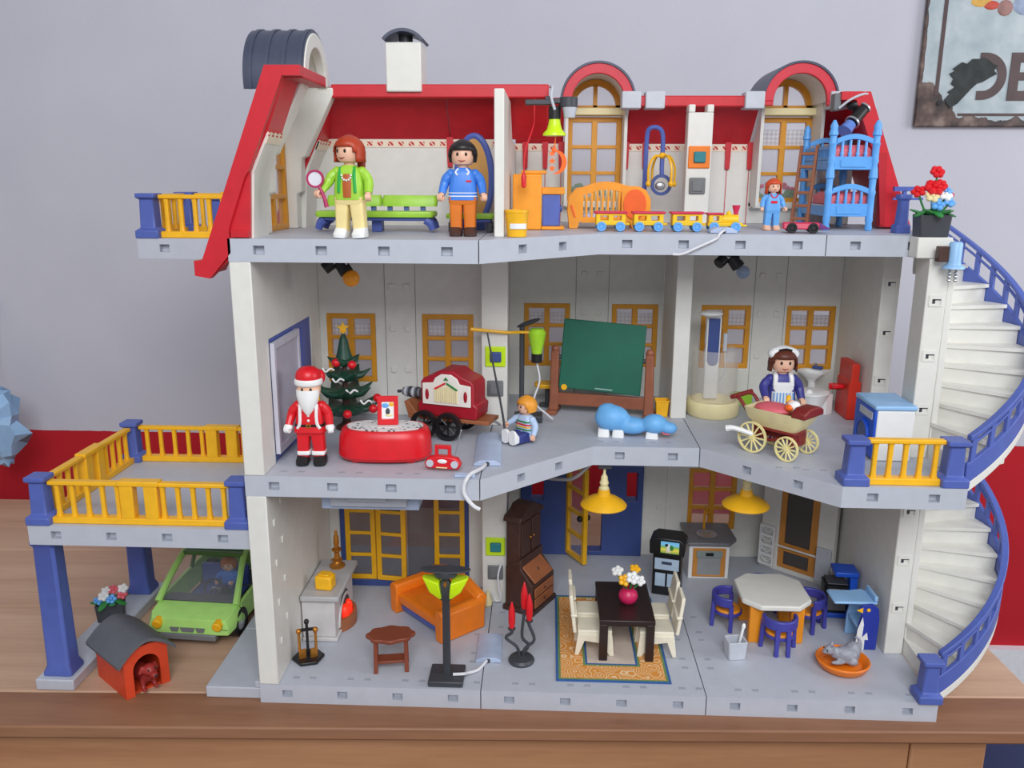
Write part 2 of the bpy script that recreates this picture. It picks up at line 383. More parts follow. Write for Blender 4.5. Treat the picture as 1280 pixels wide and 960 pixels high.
# ================================================================ toy house
H = thing('dollhouse', 'three-storey toy house with cream walls, grey floors and a red mansard roof', 'dollhouse', (0, 0, 0))
def deckmesh(poly, zt, slots, th=.17):
    """floor plate; slots = {edge index: [distance along edge]} become real pockets"""
    q = MB(); zb = zt-th; n = len(poly)
    q.add([(x, y, zt) for x, y in poly], [tuple(range(n))]); q.add([(x, y, zb) for x, y in poly], [tuple(range(n-1, -1, -1))])
    for i in range(n):
        a = Vector(poly[i]); c = Vector(poly[(i+1) % n]); L = (c-a).length; d = (c-a)/L; nn = Vector((d.y, -d.x))
        sl = slots.get(i, [])
        xs = sorted([0, L]+[t for s_ in sl for t in (s_-.042, s_+.042)]); zs = [zb, zb+.055, zb+.12, zt]
        def P(t, z, dep=0):
            v = a+d*t-nn*dep; return (v.x, v.y, z)
        if not sl: q.add([P(0, zb), P(L, zb), P(L, zt), P(0, zt)], [(0, 1, 2, 3)]); continue
        for k in range(len(xs)-1):
            for j in range(3):
                if k % 2 == 1 and j == 1:
                    x0, x1, z0, z1 = xs[k], xs[k+1], zs[j], zs[j+1]; D = .06
                    q.add([P(x0,z0),P(x1,z0),P(x1,z1),P(x0,z1),P(x0,z0,D),P(x1,z0,D),P(x1,z1,D),P(x0,z1,D)], [(4,5,6,7),(0,1,5,4),(1,2,6,5),(2,3,7,6),(3,0,4,7)])
                else: q.add([P(xs[k],zs[j]),P(xs[k+1],zs[j]),P(xs[k+1],zs[j+1]),P(xs[k],zs[j+1])], [(0,1,2,3)])
    return q
p = .46; g = .004
S4 = [p*.5, p*1.5, p*2.5, p*3.5]; S2 = [p*.5, p*1.5]
def plate(poly, zt, slots, par=H): return deckmesh(poly, zt, slots).build('floor_plate', DECK, par, ang=30)
plate([(0,0),(1.84-g,0),(1.84-g,2.76),(0,2.76)], G0, {0: S4}); plate([(1.84+g,0),(3.68-g,0),(3.68-g,2.76),(1.84+g,2.76)], G0, {0: S4}); plate([(3.68+g,0),(5.53,0),(5.53,2.76),(3.68+g,2.76)], G0, {0: S4})
dg = [.50, 1.02]
plate([(0,0),(1.84-g,0),(1.84-g,2.76),(0,2.76)], G1, {0: S4}); plate([(1.84+g,0),(2.76,.9),(3.68-g,.9),(3.68-g,2.76),(1.84+g,2.76)], G1, {0: [.43, .86], 1: S2}); plate([(3.68+g,.9),(4.6,0),(5.53,0),(5.53,2.76),(3.68+g,2.76)], G1, {0: [.46, .92], 1: S2})
plate([(0,0),(1.84-g,0),(1.84-g,2.76),(0,2.76)], G2, {0: S4}); plate([(1.84+g,0),(2.76,.9),(4.6-g,.9),(4.6-g,2.76),(1.84+g,2.76)], G2, {0: [.43, .86], 1: S4}); plate([(4.6+g,.9),(5.53,.9),(5.53,2.76),(4.6+g,2.76)], G2, {0: S2})
# floor dents as flat marks, dent shade put into their grey; wall clips
pg = MB()
def dent_mark(x, y, z): pg.box(x-.026, x+.026, y-.018, y+.018, z-.001, z+.002)
for i in range(12):
    for dx in (-.07, .07): dent_mark(.23+p*i+.12+dx, .11, G0)
for xx in (1.74, 1.95, 3.57, 3.79):
    for y in (.42, .56, .88, 1.02, 1.3): dent_mark(xx, y, G0)
for i in range(4):
    for dx in (-.07, .07): dent_mark(.23+p*i+.12+dx, .11, G1)
for i in range(2):
    for dx in (-.07, .07): dent_mark(2.9+p*i+dx, 1.05, G1); dent_mark(4.3+.2*i+dx, .42-.05*i, G1)
pg.build('dent_shade_marks', mat('dent_shade_grey', (164, 168, 178), .55), H, kind='stuff')

# ---- walls
def wall(name, q, m=CREAM, bev=.008, par=H): return q.build(name, m, par, bevel=bev)
def xwall(x0, x1, y0, y1, z0, z1, holes=()):   # runs along X
    return MB().slab(x0, x1, z0, z1, list(holes), y0, y1)
def ywall(y0, y1, x0, x1, z0, z1, holes=()):   # runs along Y
    return MB().slab(y0, y1, z0, z1, list(holes), -x1, -x0, rot(0, 0, PI/2))
c0 = G1-.17; c1 = G2-.17
wall('side_wall', ywall(0, 1.84, 0, .16, G0, c0)); wall('side_wall', ywall(0, 1.84, 0, .16, G1, c1, [(.3, 1.5, G1, 3.02)]))
wall('side_wall', ywall(.73, 2.76, 5.37, 5.53, G0, c0)); wall('side_wall', ywall(1.65, 2.76, 5.37, 5.53, G1, c1)); wall('wall_post', ywall(.73, .98, 5.37, 5.53, G1, c1))
wall('back_wall', xwall(.16, 1.84, 1.80, 1.90, G0, c0, [(.27, 1.58, G0, 1.32)])); wall('back_wall', xwall(.16, 1.84, 1.80, 1.90, G1, c1, [(.23, .70, 2.33, 3.0), (1.15, 1.64, 2.33, 3.0)]))
wall('back_wall', xwall(1.94, 3.68, 2.68, 2.78, G0, c0, [(2.08, 3.42, G0, 1.34)])); wall('back_wall', xwall(3.68, 5.37, 2.68, 2.78, G0, c0, [(3.92, 4.44, .5, 1.2)]))
wall('back_wall', xwall(1.94, 3.55, 2.68, 2.78, G1, c1, [(2.1, 2.58, 2.32, 2.99), (3.02, 3.5, 2.32, 2.99)])); wall('back_wall', xwall(3.7, 5.37, 2.68, 2.78, G1, c1, [(3.95, 4.46, 2.32, 2.99), (4.83, 5.33, 2.32, 2.99)]))
for z0, z1 in ((G0, c0), (G1, c1)):
    wall('corner_pier', MB().box(1.74, 1.98, 1.5, 1.80, z0, z1)); wall('side_wall', ywall(1.9, 2.76, 1.84, 1.94, z0, z1))
wall('partition_wall', ywall(1.83, 2.68, 3.55, 3.70, G1, c1))
wall('partition_wall', MB().prism([(.36, G2), (1.8, G2), (1.8, 4.6), (1.44, 4.9), (.36, 4.9)], 'x', 1.93, 2.005))
# slots on wall ends
sl = MB()
for X, Y, zs in ((5.45, .729, (.62, 1.07, 1.52, 2.42, 2.87, 3.32)), (5.45, 1.649, (2.45, 2.9, 3.35))):
    for z in zs: sl.slab(X-.055, X+.055, z-.045, z+.045, [(X-.03, X+.04, z-.03, z+.015)], Y-.006, Y)
sl.build('wall_slots', CREAM, H, kind='stuff')
sd_ = MB()
for X, Y, zs in ((5.45, .7275, (.62, 1.07, 1.52, 2.42, 2.87, 3.32)), (5.45, 1.6475, (2.45, 2.9, 3.35))):
    for z in zs: sd_.box(X-.03, X-.004, Y, Y+.001, z-.022, z+.015).box(X-.03, X+.04, Y, Y+.001, z+.005, z+.015)
sd_.build('slot_shade', DGR, H, kind='stuff')  # thin dark sheets on the wall, slot shade put into their colour
wc = MB()
def clip(x, y, z): wc.box(x-.028, x+.028, y-.012, y, z-.03, z+.03)
for x in (.87, 1.01):
    for z in (2.46, 2.86, 3.26): clip(x, 1.80, z)
for x in (2.72, 2.88, 4.55, 4.72):
    for z in (2.46, 2.9, 3.3): clip(x, 2.68, z)
for x in (3.6, 3.75, 4.6, 4.78): clip(x, 2.68, .75)
for z in (.5, .85, 1.2, 1.55):
    wc.box(.16, .172, .12, .16, z-.03, z+.03); wc.box(.16, .172, .3, .34, z+.1, z+.16)
wc.build('wall_clips', CREAM, H, bevel=.006, kind='stuff')
sm_ = MB()
for x in (.93-.13, .93+.16): sm_.box(x-.002, x+.002, 1.797, 1.80, G1, c1)
for x in (2.64, 2.98, 4.48, 4.8): sm_.box(x-.002, x+.002, 2.677, 2.68, G1, c1)
sm_.build('panel_seams', GRY, H, kind='stuff')

# ---- windows
LACE, ntl, bl_ = nodemat('lace_curtain_pane', .6)
tc = ntl.nodes.new('ShaderNodeTexCoord'); mp = ntl.nodes.new('ShaderNodeMapping'); mp.inputs['Rotation'].default_value = (0, PI/4, 0); mp.inputs['Scale'].default_value = (34, 34, 34)
ntl.links.new(tc.outputs['Object'], mp.inputs[0]); ck = ntl.nodes.new('ShaderNodeTexChecker'); ck.inputs['Scale'].default_value = 1; ntl.links.new(mp.outputs[0], ck.inputs[0])
r_ = ramp(ntl, [(.0, (206, 204, 210)), (1, (248, 247, 250))]); ntl.links.new(ck.outputs['Fac'], r_.inputs[0]); ntl.links.new(r_.outputs[0], bl_.inputs['Base Color']); bl_.inputs['Alpha'].default_value = .75
def window(x0, x1, z0, z1, y, cols=2, rows=3, lace=True, par=H, m=AMB, th=.07, pane=PANE, M=None, name='window', fr=.05, mul=.035, cen=.055):
    W_ = x1-x0; hs = []; cw = (W_-2*fr-cen*(cols-1))/cols; rh = (z1-z0-2*fr-mul*(rows-1))/rows
    for i in range(cols):
        for j in range(rows):
            a = x0+fr+i*(cw+cen); c = z0+fr+j*(rh+mul); hs.append((a, a+cw, c, c+rh))
    w = MB().slab(x0, x1, z0, z1, hs, y-th/2, y+th/2).build(name, m, par, bevel=.006)
    if M is not None: w.matrix_local = M
    for k, h in enumerate(hs):
        top = (k % rows == rows-1) and lace
        MB().box(h[0], h[1], y-.004, y+.004, h[2], h[3]).build('pane', pane, w)
        if top: MB().box(h[0]+.004, h[1]-.004, y+.012, y+.016, h[2]+.01, h[2]+(h[3]-h[2])*.7).build('lace_curtain', LACE, w)
    return w
for x0, x1, L in ((.22, .70, True), (1.15, 1.64, True)): window(x0, x1, 2.33, 3.0, 1.84, lace=L)
for x0, x1 in ((2.1, 2.58), (3.02, 3.5), (3.95, 4.46), (4.83, 5.33)): window(x0, x1, 2.32, 2.99, 2.72)
window(3.92, 4.44, .5, 1.2, 2.72, lace=False)
# garden doors, living room
MB().slab(.27, 1.58, G0, 1.32, [(.32, 1.54, G0+.07, 1.27)], 1.79, 1.91).build('door_frame', DBLU, H, bevel=.006)
window(.32, .63, G0+.075, 1.26, 1.81, 1, 4, False, pane=PANED, m=YEL, name='door_leaf', th=.04)
window(0, .31, G0+.075, 1.26, 0, 1, 4, False, pane=PANED, m=YEL, name='door_leaf', th=.04, M=T(.64, 1.80, 0) @ rot(0, 0, -.12))
window(1.23, 1.54, G0+.075, 1.26, 1.81, 1, 4, False, pane=PANED, m=YEL, name='door_leaf', th=.04)
MB().box(.95, 1.23, 1.85, 1.86, G0+.07, 1.26).build('gap_shade_sheet', PANED, H)  # dark sheet added across the gap for the shade outside
# front door, hall
MB().slab(2.08, 3.42, G0, 1.34, [(2.2, 2.33, .82, 1.15), (3.24, 3.36, .82, 1.15), (2.58, 2.98, G0+.05, 1.28)], 2.64, 2.8).build('door_frame', DBLU, H, bevel=.008)
fd = window(0, .38, G0+.03, 1.28, 0, 1, 4, False, pane=PANE, m=YEL, name='door_leaf', th=.05, M=T(2.6, 2.66, 0) @ rot(0, 0, -1.05))
MB().ell((.33, -.05, .72), (.035, .03, .035)).ell((.33, .05, .72), (.035, .03, .035)).build('knob', BLK, fd)
# sliding door, upper left room (glazed, blue frame)
sd = MB().slab(.3, 1.5, G1, 3.02, [(.36, .9, G1+.08, 2.96), (.96, 1.22, G1+.08, 2.96)], -.15, -.02, rot(0, 0, PI/2)).build('sliding_door', BLU, H, bevel=.006)
MB().slab(.3, 1.0, G1+.08, 2.99, [(.34, .96, G1+.14, 2.94)], -.20, -.165, rot(0, 0, PI/2)).build('sash', glass('milky_plastic', (214, 212, 224), .8, .3), sd)
MB().box(.178, .186, .34, .96, G1+.14, 2.94).build('pane', glass('milky_pane', (214, 210, 222), .62, .2), sd)

# ---- top storey back walls, roof
wall('attic_wall', xwall(.16, 1.93, 1.80, 1.86, G2, 4.6))
wall('attic_wall', xwall(2.0, 5.37, 2.70, 2.78, G2, 4.6, [(2.50, 3.08, 4.04, 4.6), (4.37, 4.95, 4.04, 4.6)]))
wall('attic_wall', ywall(1.86, 2.7, 1.93, 2.0, G2, 4.6))
m, nt, b = nodemat('printed_heart_border', .5)
tc = nt.nodes.new('ShaderNodeTexCoord'); mp = nt.nodes.new('ShaderNodeMapping'); mp.inputs['Scale'].default_value = (16, 0, 26); nt.links.new(tc.outputs['Object'], mp.inputs[0])
sp = nt.nodes.new('ShaderNodeSeparateXYZ'); nt.links.new(tc.outputs['Object'], sp.inputs[0])
fx = nmath(nt, 'FRACT', nmath(nt, 'MULTIPLY', nmath(nt, 'ADD', sp.outputs['X'], sp.outputs['Y']), 10.5)); f2 = nmath(nt, 'SINE', nmath(nt, 'MULTIPLY', nmath(nt, 'ADD', sp.outputs['X'], sp.outputs['Z']), 160))
hz_ = nmath(nt, 'LESS_THAN', nmath(nt, 'ABSOLUTE', nmath(nt, 'SUBTRACT', sp.outputs['Z'], 4.563)), .018)
hm = nmath(nt, 'MULTIPLY', nmath(nt, 'MULTIPLY', nmath(nt, 'LESS_THAN', fx, .52), hz_), nmath(nt, 'GREATER_THAN', f2, -.55))
r_ = ramp(nt, [(0, (240, 224, 200)), (1, (198, 48, 50))]); nt.links.new(hm, r_.inputs[0]); nt.links.new(r_.outputs[0], b.inputs['Base Color'])
HEART = m
HEARTS = m
MB().box(.3, 1.93, 1.794, 1.80, 4.53, 4.6).build('border_strip', HEART, H)
for a, c in ((2.0, 2.46), (3.12, 4.33), (4.99, 5.3)): MB().box(a, c, 2.694, 2.70, 4.53, 4.6).build('border_strip', HEART, H)
def slope(x0, x1, ya, za, yb, zb_, th=.05, name='roof_panel'):
    d = Vector((yb-ya, zb_-za)).normalized(); n_ = Vector((d.y, -d.x))*th*1.0
    return MB().prism([(ya, za), (yb, zb_), (yb+n_.x, zb_+n_.y), (ya+n_.x, za+n_.y)], 'x', x0, x1).build(name, RED, H, bevel=.006)
for a, c in ((.33, 1.44), (1.445, 2.32)): slope(a, c, 1.80, 4.6, 1.44, 4.98)
for a, c in ((2.0, 2.48), (3.1, 3.7), (3.705, 4.33), (4.97, 5.2)): slope(a, c, 2.70, 4.6, 2.33, 4.98)
MB().box(.48, 2.33, 1.34, 1.46, 4.92, 5.03).build('ridge_beam', RED, H, bevel=.012)
for a, c in ((3.13, 4.26), (4.95, 5.12)): MB().box(a, c, 2.22, 2.35, 4.92, 5.02).build('ridge_beam', RED, H, bevel=.012)
for x, y in ((1.44, 1.79), (2.1, 2.69), (2.30, 2.69), (2.46, 2.69), (3.11, 2.69), (3.3, 2.69), (4.12, 2.69), (4.34, 2.69)):
    MB().prism([(x-.03, 4.62), (x-.022, 4.36), (x+.022, 4.36), (x+.03, 4.62)], 'y', y-.02, y+.008).box(x-.003, x+.003, y-.0, y+.006, G2, 4.36).build('roof_fin', RED, H)
# left mansard flank
capL = [(-.26, 3.55), (-.15, 3.53), (.03, 3.70), (.03, 3.83), (.16, 3.83), (.19, 4.3), (.47, 4.95), (.60, 4.95), (.60, 5.02), (.35, 5.02), (-.2, 3.66), (-.26, 3.66)]
MB().prism(capL, 'y', .035, .07).build('roof_end', RED, H)
MB().prism([(-.26, 3.55), (-.15, 3.53), (.02, 3.72), (.02, 3.9), (.16, 4.26), (.20, 4.32), (.47, 4.95), (.60, 4.95), (.60, 5.02), (.35, 5.02), (-.2, 3.66), (-.26, 3.66)], 'y', 0, .034).build('roof_rib', RED, H)
MB().box(.03, .16, 0, .034, 3.832, 3.88).build('roof_foot', RED, H)
for y0, y1 in ((.07, .419), (1.461, 1.84)):
    MB().prism([(-.26, 3.55), (-.18, 3.55), (.32, 4.57), (.47, 4.95), (.50, 5.02), (.35, 5.02), (-.2, 3.66), (-.26, 3.66)], 'y', y0, y1).build('roof_panel', RED, H, bevel=.006)
MB().box(.36, .60, .07, .72, 4.94, 5.02).build('ridge_beam', RED, H, bevel=.01)
MB().prism([(.10, G2), (.175, G2), (.21, 4.3), (.335, 4.57), (.26, 4.57), (.13, 4.32)], 'y', .072, .419).build('attic_wall', CREAM, H)
MB().prism([(.29, 4.50), (.306, 4.495), (.343, 4.575), (.325, 4.58)], 'y', .075, .419).build('border_strip', HEARTS, H)
MB().prism([(.10, G2), (.175, G2), (.21, 4.3), (.335, 4.57), (.26, 4.57), (.13, 4.32)], 'y', 1.462, 1.80).build('attic_wall', CREAM, H)
MB().prism([(.29, 4.50), (.306, 4.495), (.343, 4.575), (.325, 4.58)], 'y', 1.462, 1.80).build('border_strip', HEARTS, H)
# left dormer: barrel roof, cheeks, balcony door
for y0, y1, xo in ((.42, .62, .34), (1.33, 1.46, 0)):
    MB().prism([(.0, G2), (.14, G2), (.145, 4.12), (.19, 4.14), (.2, 4.42), (.24, 4.44), (.50, 4.95), (.50, 5.0), (xo, 5.0)]+([(.02, 4.2)] if xo else []), 'y', y0, y1).build('dormer_cheek', CREAM, H, bevel=.01)
RZ = rot(0, 0, PI/2)
MB().arch(1.02, 5.0, .27, .38, 0, PI, -.46, -.38, 24, RZ).arch(1.02, 5.0, .30, .36, 0, PI, -.38, .0, 24, RZ).build('dormer_arch', CREAM, H, bevel=.008)
SLATE = mat('slate_plastic', (66, 72, 92), .4, var=.1)
sr = MB().arch(1.02, 5.0, .375, .40, 0, PI+.2, -.45, .02, 28, RZ)
for x in (.02, .15, .28, .41): sr.arch(1.02, 5.0, .395, .41, 0, PI+.2, -x-.03, -x, 28, RZ)
sr.build('dormer_roof', SLATE, H)
window(.62, 1.33, G2, 4.62, -.03, 2, 3, False, M=rot(0, 0, PI/2) , name='balcony_door')
# back dormers
for cx in (2.79, 4.66):
    z0 = 4.97
    MB().arch(cx, z0, .245, .335, -.0, PI, 2.2, 2.25, 28).box(cx-.335, cx-.245, 2.2, 2.25, 4.93, z0).box(cx+.245, cx+.335, 2.2, 2.25, 4.93, z0).build('dormer_front', mat('dormer_red', (206, 44, 60), .45), H, bevel=.006)
    MB().arch(cx, z0, .25, .30, 0, PI, 2.25, 2.82, 28).box(cx-.30, cx-.27, 2.4, 2.82, 4.0, z0).box(cx+.27, cx+.30, 2.4, 2.82, 4.0, z0).box(cx-.30, cx+.30, 2.62, 2.82, 3.98, 4.03).build('dormer_lining', CREAM, H)
    MB().arch(cx, z0, .335, .355, -.1, PI+.1, 2.19, 2.86, 28).build('dormer_roof', SLATE, H)
    sr = MB()
    MB().box(cx-.29, cx+.29, 2.6, 2.8, 4.87, 4.94).build('dormer_shelf', IVO, H, bevel=.01)
    window(cx-.27, cx+.27, 4.03, 4.86, 2.74, 2, 3, cx > 4, name='window')
    a_ = MB().arch(cx, 4.95, .205, .265, 0, PI, 2.71, 2.77, 24).box(cx-.02, cx+.02, 2.71, 2.77, 4.95, 5.16).box(cx-.26, cx+.26, 2.71, 2.77, 4.94, 4.97).build('fanlight', AMB, H)
    MB().prism([(cx+.2*math.cos(PI*k/16), 4.96+.2*math.sin(PI*k/16)) for k in range(17)], 'y', 2.738, 2.742).build('pane', PANE, a_)
    for dx, fc in ((-.14, GRN), (.15, MAG)):
        fl = MB()
        for k in range(9): fl.ell((cx+dx+random.uniform(-.09, .09), 2.86+random.uniform(-.03, .03), 4.09+random.uniform(0, .05)), (.035, .03, .025), 8, 5)
        fl.build('window_box_leaves', GRN, H, kind='stuff')
        fl = MB()
        for k in range(4): fl.ell((cx+dx+random.uniform(-.07, .07), 2.85, 4.16+random.uniform(0, .06)), (.03, .025, .022), 8, 5)
        fl.build('window_box_flowers', MAG if dx > 0 or cx > 4 else GRN, H, kind='stuff')
# right mansard flank
capR = [(5.52-x, z) for x, z in [(-.125, 3.845), (.16, 3.845), (.19, 4.3), (.47, 4.95), (.60, 4.95), (.60, 5.02), (.35, 5.02)]]
MB().prism(capR, 'y', 1.84, 1.91).build('roof_end', RED, H)
MB().prism([(5.52-x, z) for x, z in [(-.26, 3.55), (-.18, 3.55), (.25, 4.57), (.40, 4.95), (.43, 5.02), (.35, 5.02), (-.2, 3.66), (-.26, 3.66)]], 'y', 2.12, 2.76).build('roof_panel', RED, H, bevel=.006)
MB().prism([(5.52-x, z) for x, z in [(-.125, 3.845), (-.04, 3.845), (.25, 4.57), (.40, 4.95), (.43, 5.02), (.35, 5.02)]], 'y', 1.91, 2.119).build('roof_panel', RED, H)
MB().box(4.95, 5.15, 1.91, 2.35, 4.94, 5.03).build('ridge_beam', RED, H, bevel=.02)
MB().prism([(5.36, 3.86), (5.40, 3.86), (5.36, 4.5), (5.28, 4.5)], 'y', 1.82, 1.84).build('roof_rib', mat('roof_red_plastic_edge', (186, 24, 38), .4), H)
# grey brackets on the right ridge
for x in (3.10, 3.32, 4.24, 5.02): MB().box(x-.09, x+.09, 2.17, 2.37, 4.90, 5.055).build('grey_clip', LGR, H, bevel=.01)
# chimney
ch = MB().slab(.96, 1.26, 4.965, 5.36, [], 1.31, 1.63).build('chimney', CREAM, H, bevel=.012)
MB().arch(1.11, 5.24, .20, .225, PI*.22, PI*.78, 1.28, 1.66, 14).build('chimney_cap', SLATE, ch)
MB().cyl((1.11, 1.47, 5.34), (1.11, 1.47, 5.43), .06).build('flue', DGR, ch)
# attic service post
wall('attic_post', MB().box(3.62, 3.85, 2.08, 2.24, G2, 4.86).box(3.62, 3.68, 2.08, 2.24, 4.86, 4.93).box(3.79, 3.85, 2.08, 2.24, 4.86, 4.93))
# socket plates
def socket(x, y, z, m1, m2, s=.19, par=H):
    o = MB().cb((x, y-.008, z), (s, .016, s)).build('socket_plate', m1, par, bevel=.012)
    MB().cb((x+.003, y-.025, z), (s*.55, .03, s*.5)).build('socket_inset', m2, o, bevel=.01)
def switch(x, y, z, m=GRY, par=H):
    o = MB().cb((x, y-.012, z), (.15, .024, .15)).build('switch_box', m, par, bevel=.012)
    MB().cb((x, y-.03, z), (.1, .012, .1)).build('rocker', m, o, bevel=.01)
TEAL = mat('teal_plastic', (40, 128, 136), .4)
socket(1.87, 1.5, .60+.17, NEON, TEAL); switch(1.87, 1.5, .5)
socket(1.87, 1.5, 2.66, NEON, DBLU); switch(1.87, 1.5, 2.36)
socket(3.735, 2.08, 4.46, ORG, TEAL, .2); switch(3.73, 2.08, 4.2, GRY)
# ground plate and step beside the carport
MB().box(-.48, -.004, .05, 1.0, 0, .1).build('side_plate', DECK, H, bevel=.008)
MB().box(-.48, -.004, 1.005, 1.9, 0, .1).box(-.06, -.004, .05, .14, .1, .16).build('side_plate', DECK, H, bevel=.008)

# ---- railings
def newel(par, x, y, z, h=.37, m=BLU, s=1.0):
    a = .085*s
    return MB().loft([rr(x, y, a*1.2, a*1.2, z, .01, 1), rr(x, y, a*1.2, a*1.2, z+.06, .01, 1), rr(x, y, a*.8, a*.8, z+.085, .01, 1), rr(x, y, a*.72, a*.72, z+h-.05, .01, 1), rr(x, y, a*1.0, a*1.0, z+h-.035, .01, 1), rr(x, y, a*1.0, a*1.0, z+h, .01, 1)]).build('newel_post', m, par, bevel=.006)
def railing(par, x0, y0, x1, y1, z, n, h=.36, mid=True, m=YEL):
    L = math.hypot(x1-x0, y1-y0); a = math.atan2(y1-y0, x1-x0); M = T(x0, y0, z) @ rot(0, 0, a)
    r = MB().box(0, L, -.045, .045, 0, .055).box(0, L, -.035, .035, h-.035, h).build('railing', m, par, bevel=.008)
    r.matrix_local = M
    q = MB().loft([rr(0, 0, .026, .026, .05, .018, 2), rr(0, 0, .02, .02, .1, .014, 2), rr(0, 0, .02, .02, h-.07, .014, 2), rr(0, 0, .026, .026, h-.03, .018, 2)])
    base = None
    for k in range(n):
        t = L*(k+.5)/n
        if mid and abs(t-L/2) < L/n*.8:
            continue
        if base is None: base = q.build('baluster', m, r, loc=(t, 0, 0))
        else: dup(base, loc=(t, 0, 0), parent=r)
    if mid:
        for dx in (-.1, .1):
            MB().box(L/2+dx-.055, L/2+dx+.055, -.045, .045, .05, h).build('panel_post', m, r, bevel=.008)
        MB().box(L/2-.17, L/2+.17, -.05, .05, h-.03, h+.012).build('cap', m, r, bevel=.008)
    return r
TR = thing('carport', 'toy carport terrace with grey deck, blue posts and yellow railings', 'carport', (-.92, .97, 0))
Tq = lambda x, y: (x+.92, y-.97)
q = [Tq(-1.86, .1), Tq(-.02, .1), Tq(-.02, 1.86), Tq(-1.86, 1.86)]
deckmesh(q, 1.5, {0: S4}).build('floor_plate', DECK, TR, ang=30)
def Tp(x, y, z): a = Tq(x, y); return (*a, z)
for x, y in ((-1.80, .24), (-1.80, 1.72)):
    cx, cy = Tq(x, y)
    MB().loft([rr(cx, cy, .125, .11, .1, .015, 1), rr(cx, cy, .125, .11, .13, .015, 1), rr(cx, cy, .10, .09, .19, .015, 1), rr(cx, cy, .088, .08, 1.27, .015, 1), rr(cx, cy, .105, .1, 1.30, .015, 1), rr(cx, cy, .105, .1, 1.329, .015, 1)]).build('support_post', BLU, TR, bevel=.008)
a, c = Tq(-1.8, .98)
MB().box(a-.165, a+.165, c-.9, c+.92, 0, .10).build('foot_plate', DECK, TR, bevel=.01)
for x, y in ((-1.77, .19), (-.13, .19), (-1.77, 1.77)): a, c = Tq(x, y); newel(TR, a, c, 1.5, .4, BLU, 1.0)
a, c = Tq(-1.69, .19); d, e = Tq(-.19, .19); railing(TR, a, c, d, e, 1.5, 12)
a, c = Tq(-1.77, .28); d, e = Tq(-1.77, 1.68); railing(TR, a, c, d, e, 1.5, 11)
a, c = Tq(-1.69, 1.77); d, e = Tq(-.03, 1.77); railing(TR, a, c, d, e, 1.5, 12)
# attic balcony
deckmesh([(-1.13, .95), (-.02, .95), (-.02, 1.9), (-1.13, 1.9)], 3.755, {0: [.23, .69]}).build('balcony_plate', DECK, H, ang=30)
newel(H, -1.04, 1.04, 3.755, .37); newel(H, -1.04, 1.8, 3.755, .37); newel(H, -.72, 1.8, 3.755, .34)
railing(H, -.95, 1.04, -.1, 1.04, 3.755, 7, .36, False); railing(H, -1.04, 1.13, -1.04, 1.7, 3.755, 5, .36, False); railing(H, -.95, 1.8, -.1, 1.8, 3.755, 7, .36, True)
# middle balcony
newel(H, 4.7, .1, G1, .36); newel(H, 5.44, .1, G1, .36)
railing(H, 4.79, .09, 5.36, .09, G1, 5, .36, False)
newel(H, 5.32, 1.25, G2, .32, BLU, .62)
# cream dining-side post at stair landing
# ================================================================ curved stairs
def stairs(z0, label, top):
    st = thing('curved_staircase', label, 'staircase', (5.397, 1.085, z0+.003), 0, 'curved stairs of the toy house')
    n = 12; a0, a1 = -1.40, 1.42; Ht = 1.828; Ro = .93
    def rin(a): return min(.137/max(math.cos(a), .12), .9)
    for k in range(n):
        b0 = a0+(a1-a0)*k/n; b1 = a0+(a1-a0)*(k+1)/n; bn = b0-.035
        z1 = Ht*(k+1)/n; zl = max(0, z1-Ht/n-.06)
        def pt(a, r): return (r*math.cos(a), r*math.sin(a))
        P = [pt(b0, rin(b0)), pt(b0, Ro), pt((b0+b1)/2, Ro), pt(b1, Ro), pt(b1, rin(b1))]
        Q = [pt(bn, rin(bn)), pt(bn, Ro), pt((b0+b1)/2, Ro), pt(b1, Ro), pt(b1, rin(b1))]
        MB().prism(P, 'z', zl, z1-.028).prism(Q, 'z', z1-.03, z1).build('step', CREAM, st)
    # outer string (blue), hand rail and balusters
    m_ = 48
    def strip(r0, r1, lo, hi, name, mt, parent):
        rings = []
        for k in range(m_+1):
            t = .86*k/m_; a = a0+(a1-a0)*t; z = Ht*t; c, s_ = math.cos(a), math.sin(a)
            rings.append([(r0*c, r0*s_, z+lo(t)), (r1*c, r1*s_, z+lo(t)), (r1*c, r1*s_, z+hi(t)), (r0*c, r0*s_, z+hi(t))])
        return MB().loft(rings).build(name, mt, parent, bevel=.006)
    strip(.935, .975, lambda t: -.02, lambda t: .15, 'stringer', BLU, st)
    strip(.90, .972, lambda t: -.10, lambda t: -.022, 'underside_band', CREAM, st)
    strip(.93, .985, lambda t: .335, lambda t: .375, 'handrail', BLU, st); strip(.94, .97, lambda t: .275, lambda t: .295, 'lower_rail', BLU, st)
    for k in range(15):
        t = (k+.3)/17.3; a = a0+(a1-a0)*t; x, y = .955*math.cos(a), .955*math.sin(a); z = Ht*t
        MB().box(-.014, .014, -.02, .02, .14, .34, T(x, y, z) @ rot(0, 0, a)).build('baluster', BLU, st)
    newel(st, .06, -1.02, 0, .36, BLU, .95) if z0 < 1 else None
    # inner wall of the stair tower
    MB().box(.136, .19, -.35, -.1 if top else .9, 0, 1.66).build('tower_wall', CREAM, st, bevel=.008)
    if top:
        MB().box(.0, .26, .58, .62, Ht+.335, Ht+.375).box(.0, .26, .59, .61, Ht+.26, Ht+.28).box(.08, .11, .58, .62, Ht, Ht+.34).build('landing_rail', BLU, st)
    return st
stairs(G0, 'lower flight of cream curved stairs with blue railing, starting at the ground floor', False)
stairs(G1, 'upper flight of cream curved stairs with blue railing, climbing to the attic floor', True)
G0, G1, G2 = G0+.003, G1+.003, G2+.003
